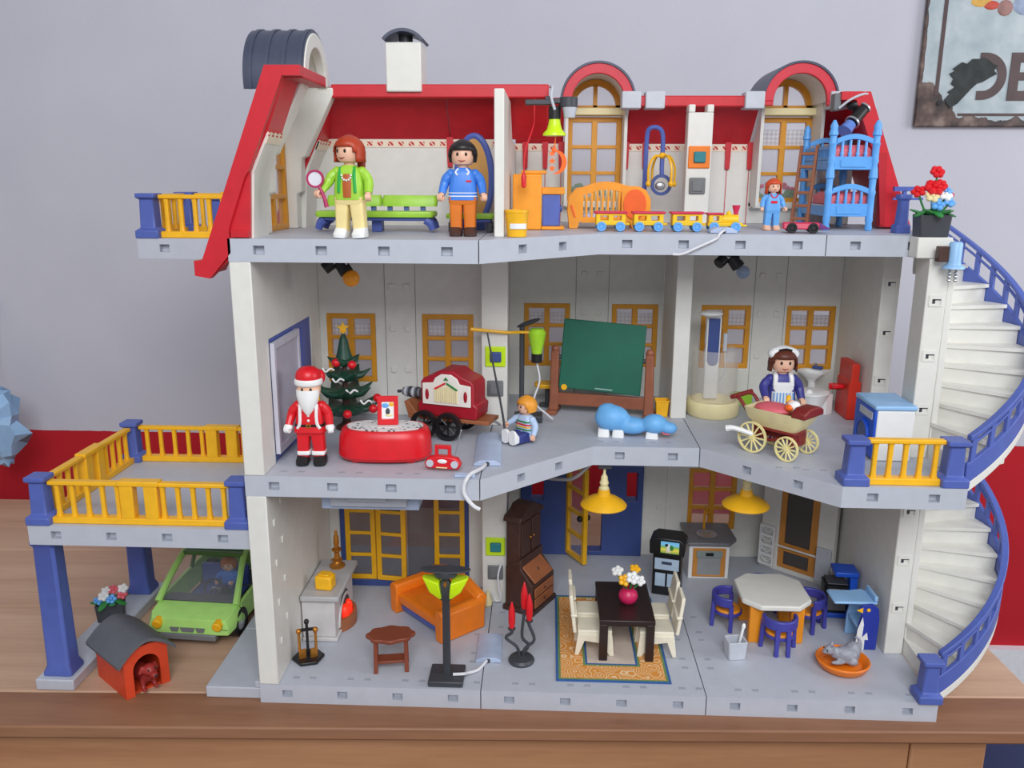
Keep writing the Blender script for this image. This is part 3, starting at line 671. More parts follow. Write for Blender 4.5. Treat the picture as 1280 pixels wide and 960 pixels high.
# ================================================================ small builders
def remesh(o, v=.01, it=4):
    q = o.modifiers.new('skin', 'REMESH'); q.mode = 'VOXEL'; q.voxel_size = v; q.use_smooth_shade = True
    s_ = o.modifiers.new('soften', 'SMOOTH'); s_.factor = .5; s_.iterations = it
    return o
def blossom(mb, c, r, n=5, tilt=(0, 0, 0), th=.4):
    M = T(*c) @ rot(*tilt)
    for k in range(n):
        a = 2*PI*k/n; mb.ell((math.cos(a)*r*.62, math.sin(a)*r*.62, 0), (r*.45, r*.45, r*th), 8, 5, M)
    mb.ell((0, 0, r*.15), (r*.35, r*.35, r*th), 8, 5, M)
    return mb
def flowers(par, heads, z0, stem=GRN):
    """heads: (x, y, z, r, material, petals, tilt)"""
    st = MB()
    for x, y, z, r, m, n, tl in heads: st.tube([(x*.3, y*.3, z0), (x*.7, y*.7, (z0+z)/2), (x, y, z-.01)], .008, 6, 3)
    st.build('stems', stem, par, kind='stuff')
    for x, y, z, r, m, n, tl in heads: blossom(MB(), (x, y, z), r, n, tl).build('flower', m, par)
def leaves(par, n, r, z, L=.09, m=GRN, name='leaf'):
    for k in range(n):
        a = 2*PI*k/n+.3; x, y = math.cos(a), math.sin(a); q = MB()
        q.ell((0, 0, 0), (L, L*.42, .012), 10, 5, T(x*r, y*r, z) @ rot(0, 0, a) @ rot(0, .35 if k % 2 else -.3, 0)); q.build(name, m, par)
def wheel(par, c, R, w, tyre, hub, axis='y', spokes=0, name='wheel', rim=None):
    """spoked (open) or solid wheel, axle along local y"""
    q = MB(); rim = rim or R*.12
    if spokes:
        q.arch(0, 0, R-rim, R, 0, 2*PI, -w/2, w/2, 28)
        for k in range(spokes): a = 2*PI*k/spokes; q.cyl((0, 0, 0), ((R-rim*.5)*math.cos(a), 0, (R-rim*.5)*math.sin(a)), R*.03+.004, n=6)
        q.cyl((0, -w*.7, 0), (0, w*.7, 0), R*.15, n=12)
        o = q.build(name, tyre, par)
    else:
        q.arch(0, 0, R*.55, R, 0, 2*PI, -w/2, w/2, 28); o = q.build(name, tyre, par, bevel=min(w*.12, .02))
        MB().cyl((0, -w*.42, 0), (0, w*.42, 0), R*.56, n=20).cyl((0, -w*.48, 0), (0, w*.48, 0), R*.16, n=12).build('hub_cap', hub, o, bevel=.006)
    o.location = c
    if axis == 'x': o.rotation_euler.z = PI/2
    return o

# ================================================================ GROUND FLOOR
# fireplace against the left wall, hearth facing the room
FPW = mat('pale_stone_plastic', (206, 202, 200), .5)
fp = thing('toy_fireplace', 'pale grey toy fireplace with a glowing red fire by the cream wall', 'fireplace', (.17, .68, G0))
MB().box(0, .32, 0, .74, 0, .035).box(0, .30, .02, .72, .035, .4).build('chimney_breast', FPW, fp, bevel=.008)
MB().box(-.0, .35, -.02, .76, .4, .45).build('mantel', mat('mantel_grey', (182, 180, 180), .5), fp, bevel=.012)
MB().prism([(.17+.2*math.cos(PI*k/12), .06+.27*math.sin(PI*k/12)) for k in range(13)], 'x', .298, .305, T(0, .2, 0)).build('firebox', mat('firebox_dark_grey', (70, 68, 70), .7), fp)  # flat dark grey arch panel on the front of the breast
MB().arch(.37, .06, .2, .235, 0, PI, -.315, -.29, 16, rot(0, 0, PI/2)).build('arch_trim', FPW, fp, bevel=.006)
MB().ell((.32, .30, .13), (.05, .06, .09)).ell((.33, .38, .11), (.045, .06, .07)).ell((.32, .44, .12), (.04, .05, .08)).build('fire', mat('fire_red', (255, 50, 24), .4, emit=.5), fp)
MB().arch(0, 0, .24, .27, -PI*.38, PI*.38, 0, .12, 16, T(.14, .37, .0) @ rot(PI/2, 0, 0)).build('curved_fender', WBR, fp)
cs = MB().lathe([(.07, 0), (.075, .02), (.05, .035), (.035, .06), (.055, .075), (.03, .09), (.022, .15), (.045, .17), (.048, .185), (.02, .20), (.028, .25), (.024, .31), (.012, .34), (.014, .36), (0, .385)], 16).build('candlestick', GOLD, loc=(.36, 1.28, G0+.451)); tag(cs, 'tall turned brass candlestick on the far end of the mantel', 'candlestick')
yb = thing('mantel_box', 'small yellow box standing on the near end of the mantel', 'box', (.36, .84, G0+.451), -.15)
MB().box(-.08, .08, -.065, .065, 0, .135).build('box_body', YEL, yb, bevel=.02); MB().box(-.05, .05, -.045, .045, .135, .15).build('lid', YEL, yb, bevel=.006)
ft = thing('fire_tools', 'brass and black fire tools on a black base beside the fireplace', 'fire tools', (.30, .40, G0), .3)
MB().prism([(.14*math.cos(PI/3*k), .14*math.sin(PI/3*k)) for k in range(6)], 'z', 0, .03).build('base', BLK, ft, bevel=.008)
MB().cyl((0, 0, .03), (0, 0, .3), .012).box(-.08, .08, -.012, .012, .27, .29).build('stand', BLK, ft)
for x, m_ in ((-.07, GOLD), (.07, GOLD)):
    MB().cyl((x, -.02, .08), (x, -.02, .26), .012).ell((x, -.02, .28), (.024, .024, .026)).cb((x*.7, -.03, .07), (.06, .02, .08), (0, 0, .3)).build('tool', m_, ft)
MB().cyl((0, -.03, .1), (0, -.03, .36), .012).ell((0, -.03, .37), (.022, .022, .026)).build('poker', BLK, ft)
# side table
st = thing('side_table', 'little red-brown side table with wavy top and lower shelf near the orange sofa', 'table', (1.05, .30, G0), .16)
P = []
for k in range(40):
    a = 2*PI*k/40; r = 1+.06*math.cos(8*a); P.append((.20*r*math.cos(a), .13*r*math.sin(a)))
MB().prism(P, 'z', .29, .325).build('tabletop', RBR, st, bevel=.008)
for x in (-.13, .13):
    for y in (-.075, .075): MB().loft([rr(x, y, .018, .016, 0, .004, 1), rr(x*.97, y, .016, .014, .29, .004, 1)]).build('leg', RBR, st)
MB().box(-.13, .13, -.06, .06, .07, .095).build('shelf', RBR, st, bevel=.005)
# floor lamp
fl = thing('floor_lamp', 'black floor lamp with two lime wing shades at the front edge of the house', 'lamp', (1.545, .16, G0))
MB().box(-.145, .145, -.14, .14, 0, .05).build('base', DGR, fl, bevel=.01)
MB().loft([rr(0, 0, .032, .026, .05, .008, 2), rr(0, 0, .03, .025, .72, .008, 2), rr(0, 0, .05, .035, .74, .008, 2), rr(0, 0, .05, .035, .86, .008, 2), rr(0, 0, .03, .025, .9, .008, 2)]).build('pole', DGR, fl)
P = [(.205*math.cos(a), (.075 if math.sin(a) > 0 else .085)*math.sin(a)) for a in [2*PI*k/28 for k in range(28)]]
MB().prism([(x, y*.9) for x, y in P], 'z', .985, 1.0).prism([(x*.45, y*.9) for x, y in P], 'z', .94, .985).cyl((0, 0, .88), (0, 0, .95), .03).build('top_disc', DGR, fl, bevel=.004)
for s in (-1, 1):
    MB().loft([[(s*x, y, z) for x, y, z in R_] for R_ in ([(.03, -.06, .75), (.05, -.05, .75), (.05, .05, .75), (.03, .06, .75)], [(.04, -.09, .84), (.13, -.07, .82), (.13, .07, .82), (.04, .09, .84)], [(.05, -.1, .91), (.19, -.03, .93), (.19, .03, .93), (.05, .1, .91)])]).build('shade', NEON, fl, bevel=.01)
MB().prism([(0, .02), (.015, .05), (0, .08), (-.015, .05)], 'y', -.05, -.035, T(0, 0, .83)).build('emblem', GOLD, fl)
# sofa
sf = thing('toy_sofa', 'orange toy sofa with blue base standing diagonally by the garden doors', 'sofa', (1.34, 1.16, G0), -.82)
MB().box(-.38, .38, -.20, .22, .03, .12).build('base', BLU, sf, bevel=.01)
MB().loft([rr(0, 0, .41, .235, .12, .05), rr(0, -.005, .41, .24, .16, .05), rr(0, -.005, .40, .235, .20, .05), rr(0, 0, .38, .22, .215, .05)]).build('seat', ORG, sf)
for s in (-1, 1):
    MB().loft([[(s*(.36+dx*(1+.0*t)), y, z) for dx, z in ((-.04, .0), (.06, .0), (.065, .2), (.075, .27), (.03, .31), (-.04, .30), (-.055, .24))] for t, y in ((0, -.26), (1, .24))]).build('armrest', ORG, sf, bevel=.015)
MB().loft([[(x, .20+d, z*hh+.1) for d, z in ((-.05, .0), (.05, .0), (.085, .3), (.05, .36), (-.0, .36), (-.04, .3))] for x, hh in ((-.40, .66), (-.2, .86), (0, .92), (.2, .86), (.40, .66))]).build('backrest', ORG, sf, bevel=.012)
# red candelabra
cd = thing('candelabra', 'wavy dark grey candelabra with three red candles in front of the writing desk', 'candelabra', (2.16, .45, G0))
MB().lathe([(.11, 0), (.115, .02), (.1, .04), (.04, .055), (0, .06)], 24).build('base', DGR, cd)
for (x, y, zt, ph) in ((-.085, .0, .33, 0), (.02, .03, .5, 1.6), (.065, -.02, .42, 3.1)):
    MB().tube([(x*.2, y*.2, .05), (x*.5+.05*math.sin(ph), y, .14), (x*1.2-.04*math.sin(ph+1), y, .22), (x, y, zt-.06), (x, y, zt-.02)], .014).lathe([(.03, 0), (.034, .015), (.02, .02)], 12, T(x, y, zt-.03)).build('stem', DGR, cd)
    MB().lathe([(.022, 0), (.03, .05), (.03, .14), (.02, .19), (.006, .24), (0, .25)], 12, T(x, y, zt-.01)).build('candle', BRED, cd)
# writing desk
dk = thing('writing_desk', 'tall dark brown writing desk with slanted lid and two drawers', 'desk', (2.21, 1.50, G0), 1.08)
MB().prism([(-.15, 0), (.15, 0), (.15, .45), (-.02, .55), (-.02, .45), (-.15, .30)], 'x', -.22, .22).box(-.24, .24, -.17, .17, 0, .05).build('lower_body', BRN, dk, bevel=.008)
MB().box(-.2, .2, .0, .15, .45, .92).build('upper_cabinet', BRN, dk, bevel=.008)
MB().prism([(-.24, .92), (.24, .92), (.22, .97), (.12, 1.0), (.06, 1.05), (-.06, 1.05), (-.12, 1.0), (-.22, .97)], 'y', -.02, .17).build('crown', BRN, dk, bevel=.008)
for z in (.06, .17): 
    d_ = MB().box(-.185, .185, -.165, -.15, z, z+.095).build('drawer', WBR, dk, bevel=.006); MB().ell((0, -.17, z+.048), (.014, .012, .012), 8, 6).build('knob', BRN, d_)
ld = MB().box(-.18, .18, -.1, .11, -.006, .012, T(0, -.082, .388) @ rot(.76, 0, 0)).build('slant_lid', WBR, dk, bevel=.006)
MB().cyl((0, -.1, .38), (0, -.075, .40), .012, n=10).build('keyhole', BLK, ld)
for x in (-.1, .1):
    d_ = MB().slab(x-.085, x+.085, .56, .9, [], -.012, 0).build('cabinet_door', BRN, dk, bevel=.006); MB().ell((x*.3, -.02, .72), (.012, .012, .012), 8, 6).build('knob', GOLD, d_)
# rug
rg = thing('patterned_rug', 'orange patterned rug with blue and green border under the dining table', 'rug', (2.94, .91, G0))
m, nt, b = nodemat('rug_ornament', .9)
tc = nt.nodes.new('ShaderNodeTexCoord'); vo = nt.nodes.new('ShaderNodeTexVoronoi'); vo.inputs['Scale'].default_value = 9; nt.links.new(tc.outputs['Object'], vo.inputs[0])
wv = nmath(nt, 'SINE', nmath(nt, 'MULTIPLY', vo.outputs['Distance'], 34)); r_ = ramp(nt, [(.3, (222, 146, 60)), (.6, (228, 160, 84)), (.8, (238, 206, 164))]); nt.links.new(wv, r_.inputs[0]); nt.links.new(r_.outputs[0], b.inputs['Base Color'])
def ring(hx, hy, w, z): return MB().slab(-hx, hx, -hy, hy, [(-hx+w, hx-w, -hy+w, hy-w)], -z, 0, rot(-PI/2, 0, 0) @ T(0, 0, 0))
RUGO = m
def flatring(hx, hy, w, z1):
    q = MB(); q.slab(-hx, hx, -hy, hy, [(-hx+w, hx-w, -hy+w, hy-w)] if w < hx else [], 0, z1, Matrix(((1, 0, 0, 0), (0, 0, 1, 0), (0, 1, 0, 0), (0, 0, 0, 1)))); return q
flatring(.48, .75, .02, .009).build('blue_edge', mat('rug_blue', (52, 96, 160), .9), rg)
flatring(.46, .73, .02, .009).build('green_band', mat('rug_green', (110, 140, 84), .9), rg)
flatring(.44, .71, .195, .009).build('ornament_band', RUGO, rg)
flatring(.245, .515, .02, .009).build('green_band', mat('rug_green', (110, 140, 84), .9), rg)
flatring(.225, .495, .018, .009).build('blue_edge', mat('rug_blue', (52, 96, 160), .9), rg)
flatring(.207, .477, 9, .008).build('centre_field', mat('rug_beige', (206, 190, 176), .9), rg)
# dining table + vase
DARK = mat('espresso_plastic', (44, 30, 28), .35)
dt = thing('dining_table', 'dark brown rectangular dining table standing on the patterned rug', 'table', (3.07, .84, G0+.009))
MB().box(-.24, .24, -.37, .37, .345, .39).build('tabletop', DARK, dt, bevel=.008)
for x in (-.2, .2):
    for y in (-.33, .33): MB().box(x-.036, x+.036, y-.036, y+.036, 0, .345).build('leg', DARK, dt, bevel=.005)
MB().box(-.19, .19, -.32, .32, .31, .345).build('apron', DARK, dt)
vs = thing('flower_vase', 'round magenta vase of white and yellow flowers on the dark dining table', 'vase', (3.10, .80, G0+.40))
MB().lathe([(.045, 0), (.075, .025), (.088, .065), (.078, .105), (.052, .13), (.056, .15), (.045, .15), (.04, .13), (0, .12)], 24).build('vase_body', MAG, vs)
flowers(vs, [(-.10, .03, .29, .055, WHITE, 5, (.4, -.3, 0)), (.06, .06, .3, .05, YEL, 5, (.3, .2, 0)), (-.04, -.03, .23, .055, YEL, 5, (.9, 0, 0)), (.03, -.04, .26, .06, WHITE, 5, (.9, .1, 0)), (.10, -.01, .22, .05, WHITE, 5, (.8, .4, 0))], .12)
# dining chairs
def dining_chair(label, loc, rz):
    c = thing('dining_chair', label, 'chair', loc, rz, 'cream dining chairs')
    MB().box(-.12, .12, -.15, .15, .19, .235).build('seat', IVW, c, bevel=.012)
    for s in (-1, 1):
        MB().prism([(-.15, .2), (-.17, 0), (-.13, 0), (-.05, .12), (.09, .14), (.14, 0), (.175, 0), (.15, .2)], 'x', s*.12-.014, s*.12+.014).build('side_frame', IVW, c, bevel=.004)
    MB().loft([[(x*w, y+.0, z) for x, y in ((-.125, -.016), (.125, -.016), (.125, .016), (-.125, .016))] for z, y_, w in ((.21, 0, 1), (.36, 0, 1), (.50, 0, .98), (.56, 0, .9))], T(0, .15, 0) @ rot(-.12, 0, 0)).box(-.13, .13, .16, .215, .36, .385).build('backrest', IVW, c, bevel=.008)
    return c
IVW = mat('cream_chair_plastic', (238, 230, 208), .42)
zc = G0+.010
dining_chair('cream dining chair left of the dark table, nearer the front edge', (2.80, .685, zc), PI/2)
dining_chair('cream dining chair left of the dark table, farther from the front edge', (2.80, .995, zc), PI/2)
dining_chair('cream dining chair right of the dark table, nearer the front edge', (3.34, .685, zc), -PI/2)
dining_chair('cream dining chair right of the dark table, farther from the front edge', (3.34, .995, zc), -PI/2)
# television rack
tv = thing('television_rack', 'black rack with a small television on top and stereo below', 'television', (3.60, 1.82, G0), -.27)
MB().box(-.14, .14, -.1, .1, 0, .45).build('cabinet', BLK, tv, bevel=.008)
scr = MB().loft([[(x, y, z) for x, z in ((-.17, .46), (.17, .46), (.175, .60), (.12, .64), (-.12, .64), (-.175, .60))] for y in (-.16, .09)]).build('television_body', BLK, tv, bevel=.012)
m, nt, b = nodemat('television_picture', .3)
tc = nt.nodes.new('ShaderNodeTexCoord'); sp = nt.nodes.new('ShaderNodeSeparateXYZ'); nt.links.new(tc.outputs['Object'], sp.inputs[0])
no = nt.nodes.new('ShaderNodeTexNoise'); no.inputs['Scale'].default_value = 22; nt.links.new(tc.outputs['Object'], no.inputs['Vector'])
h_ = nmath(nt, 'MULTIPLY_ADD', no.outputs['Fac'], .10, nmath(nt, 'MULTIPLY_ADD', sp.outputs['Z'], 5.5, -2.7))
r_ = ramp(nt, [(.0, (60, 150, 70)), (.25, (236, 220, 90)), (.42, (120, 180, 90)), (.5, (130, 200, 236)), (1, (110, 184, 236))]); nt.links.new(h_, r_.inputs[0]); nt.links.new(r_.outputs[0], b.inputs['Base Color'])
nt.links.new(r_.outputs[0], b.inputs['Emission Color']); b.inputs['Emission Strength'].default_value = .15
sc_ = MB().box(-.06, .12, -.168, -.161, .49, .61).build('screen', m, tv)
MB().box(-.12, .12, -.106, -.1, .28, .40).build('stereo_panel', mat('pale_blue_print', (176, 196, 216), .4), tv)
MB().box(-.05, .05, -.109, -.106, .34, .37).build('stereo_display', mat('display_dark', (60, 70, 90), .4), tv)
for x in (-.06, .06): MB().box(x-.05, x+.05, -.106, -.1, .1, .24).build('speaker_panel', mat('pale_blue_print', (176, 196, 216), .4), tv)
for x, z, sx, sz, m_ in ((.015, .545, .018, .045, WHITE), (.045, .55, .022, .03, GRN), (.0, .575, .02, .016, BLK), (.0, .52, .012, .03, IVO), (.03, .515, .012, .025, IVO)):
    MB().ell((x, -.169, z), (sx, .003, sz), 10, 6).build('screen_patch', m_, sc_)
# kitchen stove
sv = thing('kitchen_stove', 'toy kitchen unit with oven and dark hob under the kitchen window', 'stove', (4.07, 2.12, G0))
MB().box(-.21, .21, 0, .53, 0, .37).build('cabinet', WHITE, sv, bevel=.008)
MB().slab(-.17, .17, .03, .35, [(-.12, .12, .05, .25)], -.016, -.001).build('oven_frame', mat('oak_brown_plastic', (206, 138, 62), .45), sv, bevel=.005)
MB().box(-.12, .12, -.010, -.002, .05, .25).build('oven_window', mat('steel_grey_print', (150, 152, 154), .35), sv)
o_ = MB().box(-.135, .135, -.026, -.016, .25, .325).build('control_panel', mat('panel_green_grey', (140, 150, 146), .4), sv, bevel=.004); MB().box(-.04, .04, -.03, -.026, .27, .305).build('display', BLK, o_)
MB().prism([(-.23, -.02), (.20, -.02), (.30, .12), (.28, .54), (-.23, .54)], 'z', .37, .41).build('worktop', mat('hob_grey', (120, 120, 124), .4), sv, bevel=.008)
MB().lathe([(.1, 0), (.11, .012), (.09, .014), (.08, .004)], 20, T(.0, .2, .411)).build('sink', SILV, sv)
MB().tube([(.0, .36, .41), (.0, .36, .62), (.0, .30, .68), (.0, .22, .64)], .014).build('tap', AMB, sv)
# corner unit (built in on the diagonal)
cu = thing('corner_kitchen_unit', 'tall white corner kitchen unit with brown framed dark door', 'kitchen unit', (4.99, 2.23, G0), -.72)
MB().slab(-.40, .40, 0, 1.6, [(-.2, .22, .05, 1.12)], 0, .08).build('unit_body', CREAM, cu, bevel=.006)
BRF = mat('oak_brown_plastic', (206, 138, 62), .45)
dd = MB().slab(-.2, .22, .05, 1.12, [(-.14, .14, .33, .98), (-.14, .14, .09, .24)], .01, .06).build('door', BRF, cu, bevel=.005)
MB().box(-.14, .14, .03, .04, .33, .98).build('door_panel', mat('dark_taupe', (84, 78, 76), .5), dd); MB().box(-.14, .14, .03, .04, .09, .24).build('door_panel', mat('dark_taupe', (84, 78, 76), .5), dd)
for z in (.30, 1.08): MB().cyl((-.22, -.02, z), (.24, -.02, z), .01, n=8).build('rail', WHITE, cu)
rk = MB().slab(-.39, -.22, .05, .5, [(-.37, -.24, .07+.11*k, .15+.11*k) for k in range(4)], -.06, -.001).build('wine_rack', WHITE, cu, bevel=.004)
for k in range(4): MB().arch(-.305, .15+.11*k, .05, .062, PI, 2*PI, -.05, -.02, 10).build('rack_curve', WHITE, rk)
MB().box(.24, .39, -.05, -.001, .05, .42).build('drawer_stack', LGR, cu, bevel=.006)
for x in (-.32, .33): MB().lathe([(.07, 0), (.085, .02), (.085, .12), (.07, .14), (.02, .16)], 16, T(x, -.08, 1.16)).build('wall_lamp', DBLU, cu)
# blue-and-black waste bin stand
ap = thing('waste_bin', 'black and silver bin in a bright blue frame beside the kitchen wall', 'bin', (5.19, 1.46, G0), -.1)
CB = mat('cobalt_plastic', (28, 84, 200), .38)
MB().box(-.15, .15, -.12, .12, 0, .05).box(.08, .15, -.08, .1, .05, .44).box(-.07, .15, -.11, .11, .42, .47).build('frame', CB, ap, bevel=.012)
MB().loft([rr(-.04, -.01, .10, .09, .05, .03), rr(-.045, -.01, .11, .1, .33, .03)]).build('bin_body', BLK, ap); MB().box(-.12, .05, -.118, -.108, .08, .30).build('bin_front', mat('dull_steel', (120, 116, 116), .35, .3), ap, bevel=.004)
MB().box(-.13, .06, -.1, .09, .335, .35).build('lid', DGR, ap, bevel=.006)
# penguin seat
pn = thing('penguin_chair', 'pale blue child seat with dark blue penguin-shaped side panels', 'chair', (5.19, .95, G0), .0)
NAVY = mat('penguin_blue', (40, 58, 160), .4); PBL = mat('pale_blue_plastic', (150, 194, 236), .4)
pen = [(-.05, 0), (.13, 0), (.135, .30), (.12, .40), (.07, .44), (-.02, .43), (-.05, .39), (-.02, .33), (-.045, .2)]
for y, m_ in ((-.15, NAVY), (.13, PBL)):
    o_ = MB().prism(pen, 'y', y-.014, y+.014).build('side_panel', m_, pn, bevel=.004)
    if y < 0:
        MB().prism([(-.06, 0), (.02, 0), (.02, .1), (.05, .1), (.035, .17), (-.005, .12), (.0, .25), (-.015, .32), (-.05, .2)], 'y', y-.02, y-.0145).build('belly', WHITE, o_)
        MB().prism([(-.075, .385), (-.02, .36), (-.02, .41)], 'y', y-.02, y-.0145).build('beak', YEL, o_); MB().cyl((.03, y-.02, .39), (.03, y-.0145, .39), .016, n=12).build('eye', YEL, o_)
MB().box(-.26, .12, -.13, .11, .42, .445).box(.09, .12, -.13, .11, .445, .50).build('tray', PBL, pn, bevel=.01)
MB().box(-.04, .12, -.13, .11, .18, .21).build('seat', PBL, pn, bevel=.006)
# bucket with brush
bk = thing('grey_bucket', 'small light grey square bucket with a brush on the kitchen floor', 'bucket', (4.035, .62, G0), .15)
MB().loft([rr(0, 0, .075, .065, 0, .01, 1), rr(0, 0, .085, .075, .17, .01, 1), rr(0, 0, .072, .062, .17, .01, 1), rr(0, 0, .065, .055, .03, .01, 1)]).build('bucket_body', LGR, bk, bevel=.004)
MB().cyl((.03, .01, .06), (.07, .02, .27), .012).ell((.072, .02, .275), (.018, .014, .03)).build('brush_handle', WHITE, bk)
# octagonal table + round chairs
ot = thing('octagonal_table', 'cream octagonal kitchen table with thick orange legs', 'table', (4.45, 1.10, G0))
def octo(hx, hy, c): return [(-hx+c, -hy), (hx-c, -hy), (hx, -hy+c), (hx, hy-c), (hx-c, hy), (-hx+c, hy), (-hx, hy-c), (-hx, -hy+c)]
MB().prism(octo(.31, .33, .14), 'z', .36, .41).build('tabletop', CREAM, ot, bevel=.012)
for x in (-.19, .19):
    for y in (-.2, .2): MB().loft([rr(x, y, .055, .04, 0, .008, 1), rr(x*.95, y, .062, .045, .36, .008, 1)], ).build('leg', mat('amber_orange_plastic', (240, 150, 30), .4), ot, bevel=.005)
VIO = mat('violet_blue_plastic', (66, 66, 158), .4)
def round_chair(label, x, y, rz):
    c = thing('round_chair', label, 'chair', (x, y, G0), rz, 'violet round chairs at the octagonal table')
    MB().lathe([(.11, .15), (.118, .165), (.11, .185), (.05, .19), (0, .188)], 20).build('seat', mat('amber_orange_plastic', (240, 150, 30), .4), c)
    MB().arch(0, 0, .125, .155, -.25, PI+.25, -.33, -.24, 22, rot(-PI/2, 0, 0)).build('backrest', VIO, c, bevel=.01)
    MB().arch(0, 0, .105, .13, 0, 2*PI, -.165, -.135, 24, rot(-PI/2, 0, 0)).build('seat_ring', VIO, c, bevel=.004)
    for a in (-.2, PI/2-.35, PI/2+.35, PI+.2):
        MB().loft([rr(.15*math.cos(a), .15*math.sin(a), .018, .018, 0, .005, 1), rr(.138*math.cos(a), .138*math.sin(a), .02, .02, .26, .005, 1)]).build('leg', VIO, c)
    return c
round_chair('violet round-backed chair at the octagonal table, beside the television rack', 4.08, 1.18, PI/2-.2)
round_chair('violet round-backed chair at the octagonal table, nearest the front edge', 4.45, .775, PI)
round_chair('violet round-backed chair at the octagonal table, beside the blue bin', 4.83, 1.18, -PI/2+.2)
round_chair('violet round-backed chair on the far side of the octagonal table', 4.45, 1.46, 0)
# cat and basket
bs = thing('cat_basket', 'round orange pet basket on the kitchen floor holding the grey cat', 'basket', (4.93, .50, G0))
MB().lathe([(.17, 0), (.20, .02), (.225, .075), (.215, .085), (.19, .07), (.16, .03), (0, .028)], 32).build('basket_bowl', ORG, bs)
q = MB().ell((.03, 0, .10), (.12, .085, .075), 14, 9).ell((.09, .02, .13), (.07, .07, .085), 12, 8).ell((-.06, -.02, .13), (.06, .05, .05), 12, 8).ell((-.125, -.035, .165), (.048, .045, .042), 12, 8)
q.ell((-.165, -.045, .155), (.025, .025, .02), 10, 6).cyl((-.11, -.065, .19), (-.10, -.075, .235), .02, .003, 8).cyl((-.105, -.005, .19), (-.09, .0, .235), .02, .003, 8)
q.tube([(.13, .03, .1), (.17, .06, .14), (.15, .05, .22), (.11, .04, .25)], [.02, .018, .016, .012]).ell((-.06, -.08, .07), (.06, .022, .02), 10, 6).ell((.07, -.075, .07), (.05, .025, .03), 10, 6)
FUR = mat('grey_tabby', (150, 152, 162), .55, var=.3, scale=22)
ct = remesh(q.build('toy_cat', FUR, loc=(4.92, .50, G0+.014)), .010, 3); tag(ct, 'grey tabby toy cat curled up in the orange basket', 'cat')
e_ = MB().ell((-.155, -.075, .178), (.006, .008, .009), 8, 6).ell((-.168, -.02, .178), (.006, .008, .009), 8, 6).build('eyes', BLK, ct, kind='stuff')
# pendant lamps
def pendant(label, x, y, z, ztop, rz=0):
    l = thing('pendant_lamp', label, 'lamp', (x, y, z), rz, 'yellow pendant lamps'); 
    MB().lathe([(.205, 0), (.208, .008), (.19, .03), (.13, .07), (.06, .10), (.052, .135), (.05, .155)], 36).lathe([(.20, .003), (.185, .024), (.125, .063), (.05, .09), (0, .09)], 36).build('shade', YEL, l)
    MB().lathe([(.045, .15), (.045, .17), (.035, .18), (.035, .2), (.042, .21), (.03, .25), (.03, .27), (.012, .30), (.012, ztop-z)], 14).build('stem', IVO, l)
    MB().ell((0, 0, .05), (.045, .045, .04)).build('bulb', IVO, l)
    MB().box(-.06, .06, -.05, .05, ztop-z-.05, ztop-z-.001).build('ceiling_clip', DGR, l, bevel=.008)
pendant('yellow dish pendant lamp hanging over the dark dining table', 2.87, .99, 1.42, 1.826)
pendant('yellow dish pendant lamp hanging over the octagonal kitchen table', 4.13, 1.0, 1.44, 1.826)
# ceiling unit above the living room
cl = thing('ceiling_unit', 'stepped light grey ceiling unit under the floor above the fireplace', 'ceiling unit', (.92, .25, 1.827))
MB().box(-.16, .16, -.10, .3, -.09, 0).build('upper_plate', DECK, cl, bevel=.006); MB().box(-.31, .31, -.04, .40, -.155, -.0).build('middle_plate', DECK, cl, bevel=.006); MB().box(-.40, .40, .03, .48, -.205, -.10).build('lower_plate', mat('pale_blue_grey', (178, 192, 218), .45), cl, bevel=.006)
# ================================================================ UNDER THE CARPORT
dh = thing('dog_kennel', 'orange-red toy dog kennel with curved dark grey roof on the wooden top', 'kennel', (-1.215, .29, 0), .89)
KEN = mat('kennel_orange', (214, 70, 36), .45)
def kfront(y0, y1, hole):
    arc = [(.19, .0), (.19, .35), (.12, .40), (.04, .43), (-.04, .43), (-.12, .40), (-.19, .35), (-.19, 0)]
    if hole:
        n = 14; xi = .115; hz = .22
        out = [(.19, 0), (.19, .36)]+[(.19*math.cos(a), .36+.07*math.sin(a)) for a in [PI*k/n for k in range(1, n)]]+[(-.19, .36), (-.19, 0)]
        inn = [(-xi, 0), (-xi, hz)]+[(-xi*math.cos(a), hz+.12*math.sin(a)) for a in [PI*k/n for k in range(1, n)]]+[(xi, hz), (xi, 0)]
        q = MB(); N = len(out); vs = [(x, y, z) for y in (y0, y1) for x, z in out]+[(x, y, z) for y in (y0, y1) for x, z in inn[::-1]]; fs = []
        for k in range(N-1):
            fs += [(k, k+1, 2*N+k+1, 2*N+k), (N+k, 3*N+k, 3*N+k+1, N+k+1), (k, N+k, N+k+1, k+1), (2*N+k, 2*N+k+1, 3*N+k+1, 3*N+k)]
        fs += [(0, 2*N, 3*N, N), (N-1, 2*N-1, 4*N-1, 3*N-1)]
        return q.add(vs, fs)
    return MB().prism(arc, 'y', y0, y1)
kfront(-.27, -.24, True).build('front_wall', KEN, dh); kfront(.24, .27, False).build('rear_wall', KEN, dh)
for s in (-1, 1): MB().box(s*.175-.015, s*.175+.015, -.24, .24, 0, .34).build('side_wall', KEN, dh)
MB().box(-.16, .16, -.24, .24, 0, .02).build('kennel_floor', KEN, dh)
rf = []
for k in range(13):
    t = k/12; x = -.25+.5*t; z = .50-.16*abs(2*t-1)**1.7
    rf.append((x, z))
MB().prism(rf+[(x*.98, z-.03) for x, z in rf[::-1]], 'y', -.31, .31).build('roof', mat('kennel_grey', (96, 98, 104), .55), dh)
